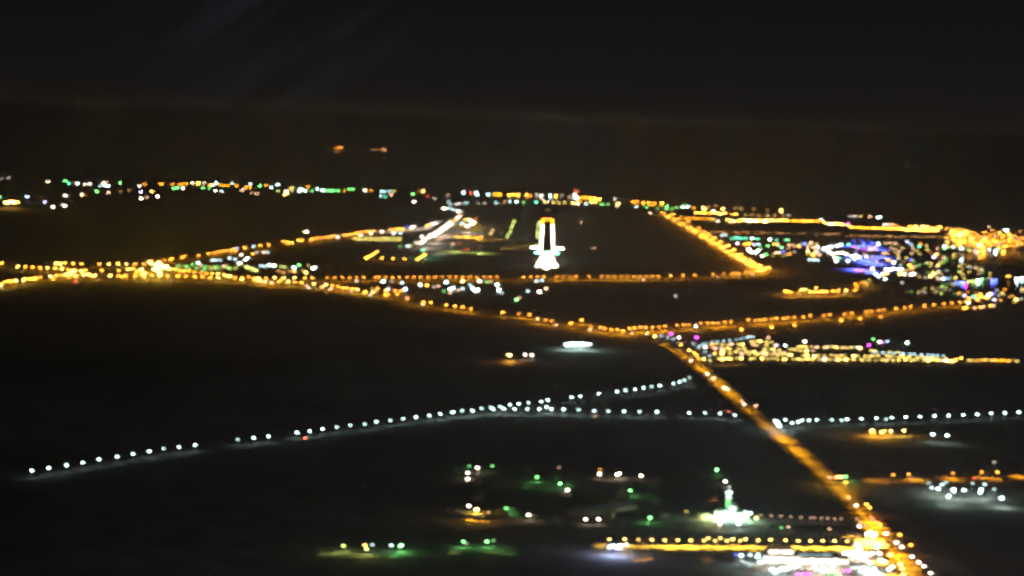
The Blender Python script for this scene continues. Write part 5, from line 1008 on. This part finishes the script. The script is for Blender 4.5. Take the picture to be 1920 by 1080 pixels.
SHORT = (('of the long near road that climbs from the lower left', 'of the long near road'), ('of the road that runs up to the airport terminal', 'of the airport road'), ('of the road from the highway fork to the right', 'of the road right of the fork'),
         ('of the highway between the lower centre and the fork', 'of the highway before the fork'), ('in the right stretch of the far coast row', 'in the right of the coast row'), ('in the bright coast row right of the slanting road', 'in the left of the coast row'),
         ('in the middle of the far right coast row', 'in the middle of the coast row'), (' lit waterfront building', ' waterfront building'), (' lit far building', ' far building'), ('in the far light band left of the highway junction', 'at the left end of the horizon band'),
         ('in the far light band', 'in the horizon band'), ('above the left field', 'over the left field'), ('above the slanting road', 'over the slanting road'), ('in the median of the orange lit near highway', 'in the near highway median'), ('downward shining lamp post', 'hooded lamp post'),
         ('of the road leaving right from the white crossing lamps', 'of the white lamp road right of the highway'), ('small yellow green car park lamp', 'yellow green lamp'), ('in the upper dotted row of the airport car park', 'in the upper car park row'), ('in the lower dotted row of the airport car park', 'in the lower car park row'),
         ('in the bar across the near end of the runway', 'in the near runway end bar'), ('in the glare of the crossroads at the bottom right', 'at the bottom right crossroads'), ('in the yard below the orange road at the right', 'in the lower right yard'), ('in the middle of the glowing market road at the bottom', 'along the bottom market road'),
         ('tall floodlight mast with a yellow crown', 'tall yellow floodlight mast'), ('in the blazing heart of the left junction', 'in the blazing left junction'), ('at the upper edge of the compound right of the fork', 'at the compound upper edge'), ('on the dark ground at the bottom', 'at the bottom'), ('hooded low garden lamp throwing a', 'low lamp throwing a'),
         ('in the service strip below the runway lamps', 'in the strip below the runway'), ('in the bluish patch at the left end of the market road', 'at the left end of the market road'), ('in the small amber lit yard right of the highway', 'in the small amber yard'), ('along the orange lit road at the right edge', 'of the orange right edge road'),
         ('standing just below the road to the right of the fork', 'below the road right of the fork'), ('where the white lamp road meets the orange highway', 'at the white lamp crossing'), ('beside', 'near'), ('in the short row left of the runway near the green bar', 'left of the runway'), ('in the short row right of the runway near the green bar', 'right of the runway'),
         ('in the two slanting orange bars before the airport', 'in the slanting bars before the airport'), ('in the group of green lamps at the bottom', 'among the green lamps at the bottom'), ('in the yellow compound right of the fork', 'in the compound right of the fork'), ('dim bluish white', 'dim bluish'), ('in the blue glow over the town', 'in the blue town glow'),
         ('in the glowing amber yard left below the town', 'in the amber yard'), ('of the road slanting down the right side of the airfield', 'of the airfield side road'), ('in the middle of the town on the right', 'in the middle of the town'), ('white light in the', 'light in the'), ('approach light crossbar below the green bar', 'approach crossbar'), ('of the highway right of the left junction', 'of the highway near the left junction'),
         ('car with bright white headlights', 'white headlit car'), ('car with glowing red tail lights', 'car with red tail lights'), ('in the blazing oval at the far left edge', 'in the oval at the far left'), ('in the bar across the far end of the runway', 'in the far runway end bar'), ('of the brightly lit road along the bottom', 'of the bottom market road'), ('of the road crossing below the runway', 'of the road below the runway'))
def shorten(t):
    for a, b in SHORT: t = t.replace(a, b)
    return t
by2 = {}
for (d, wh), lst in by.items():
    t = shorten(d + '|' + (wh or '')).split('|'); by2.setdefault((t[0], t[1]), []).extend(lst)
for (d, wh), lst in by2.items():
    lst.sort(key=lambda r: r[1]); n = len(lst)
    for i, r_ in enumerate(lst):
        r_[0]['label'] = '%s %s' % (d, wh) if n == 1 else ('%s %s, %s from the left' % (d, wh, ordinal(i + 1)) if i < n / 2 else '%s %s, %s from the right' % (d, wh, ordinal(n - i)))

# ---------------------------------------------------------------- haze
if HAZE:
    hz = MB().box(-60000, 60000, -3000, 140000, -1700, EYE_Z + 40)
    hm = bpy.data.materials.new('haze'); hm.use_nodes = True; t = hm.node_tree; t.nodes.clear()
    o_ = N(t, 'ShaderNodeOutputMaterial'); pv = N(t, 'ShaderNodeVolumePrincipled'); pv.inputs['Density'].default_value = HAZE; pv.inputs['Anisotropy'].default_value = 0.5; pv.inputs['Color'].default_value = (.44, .54, .74, 1)
    t.links.new(pv.outputs[0], o_.inputs['Volume']); ho = hz.build('haze', hm); ho['kind'] = 'stuff'
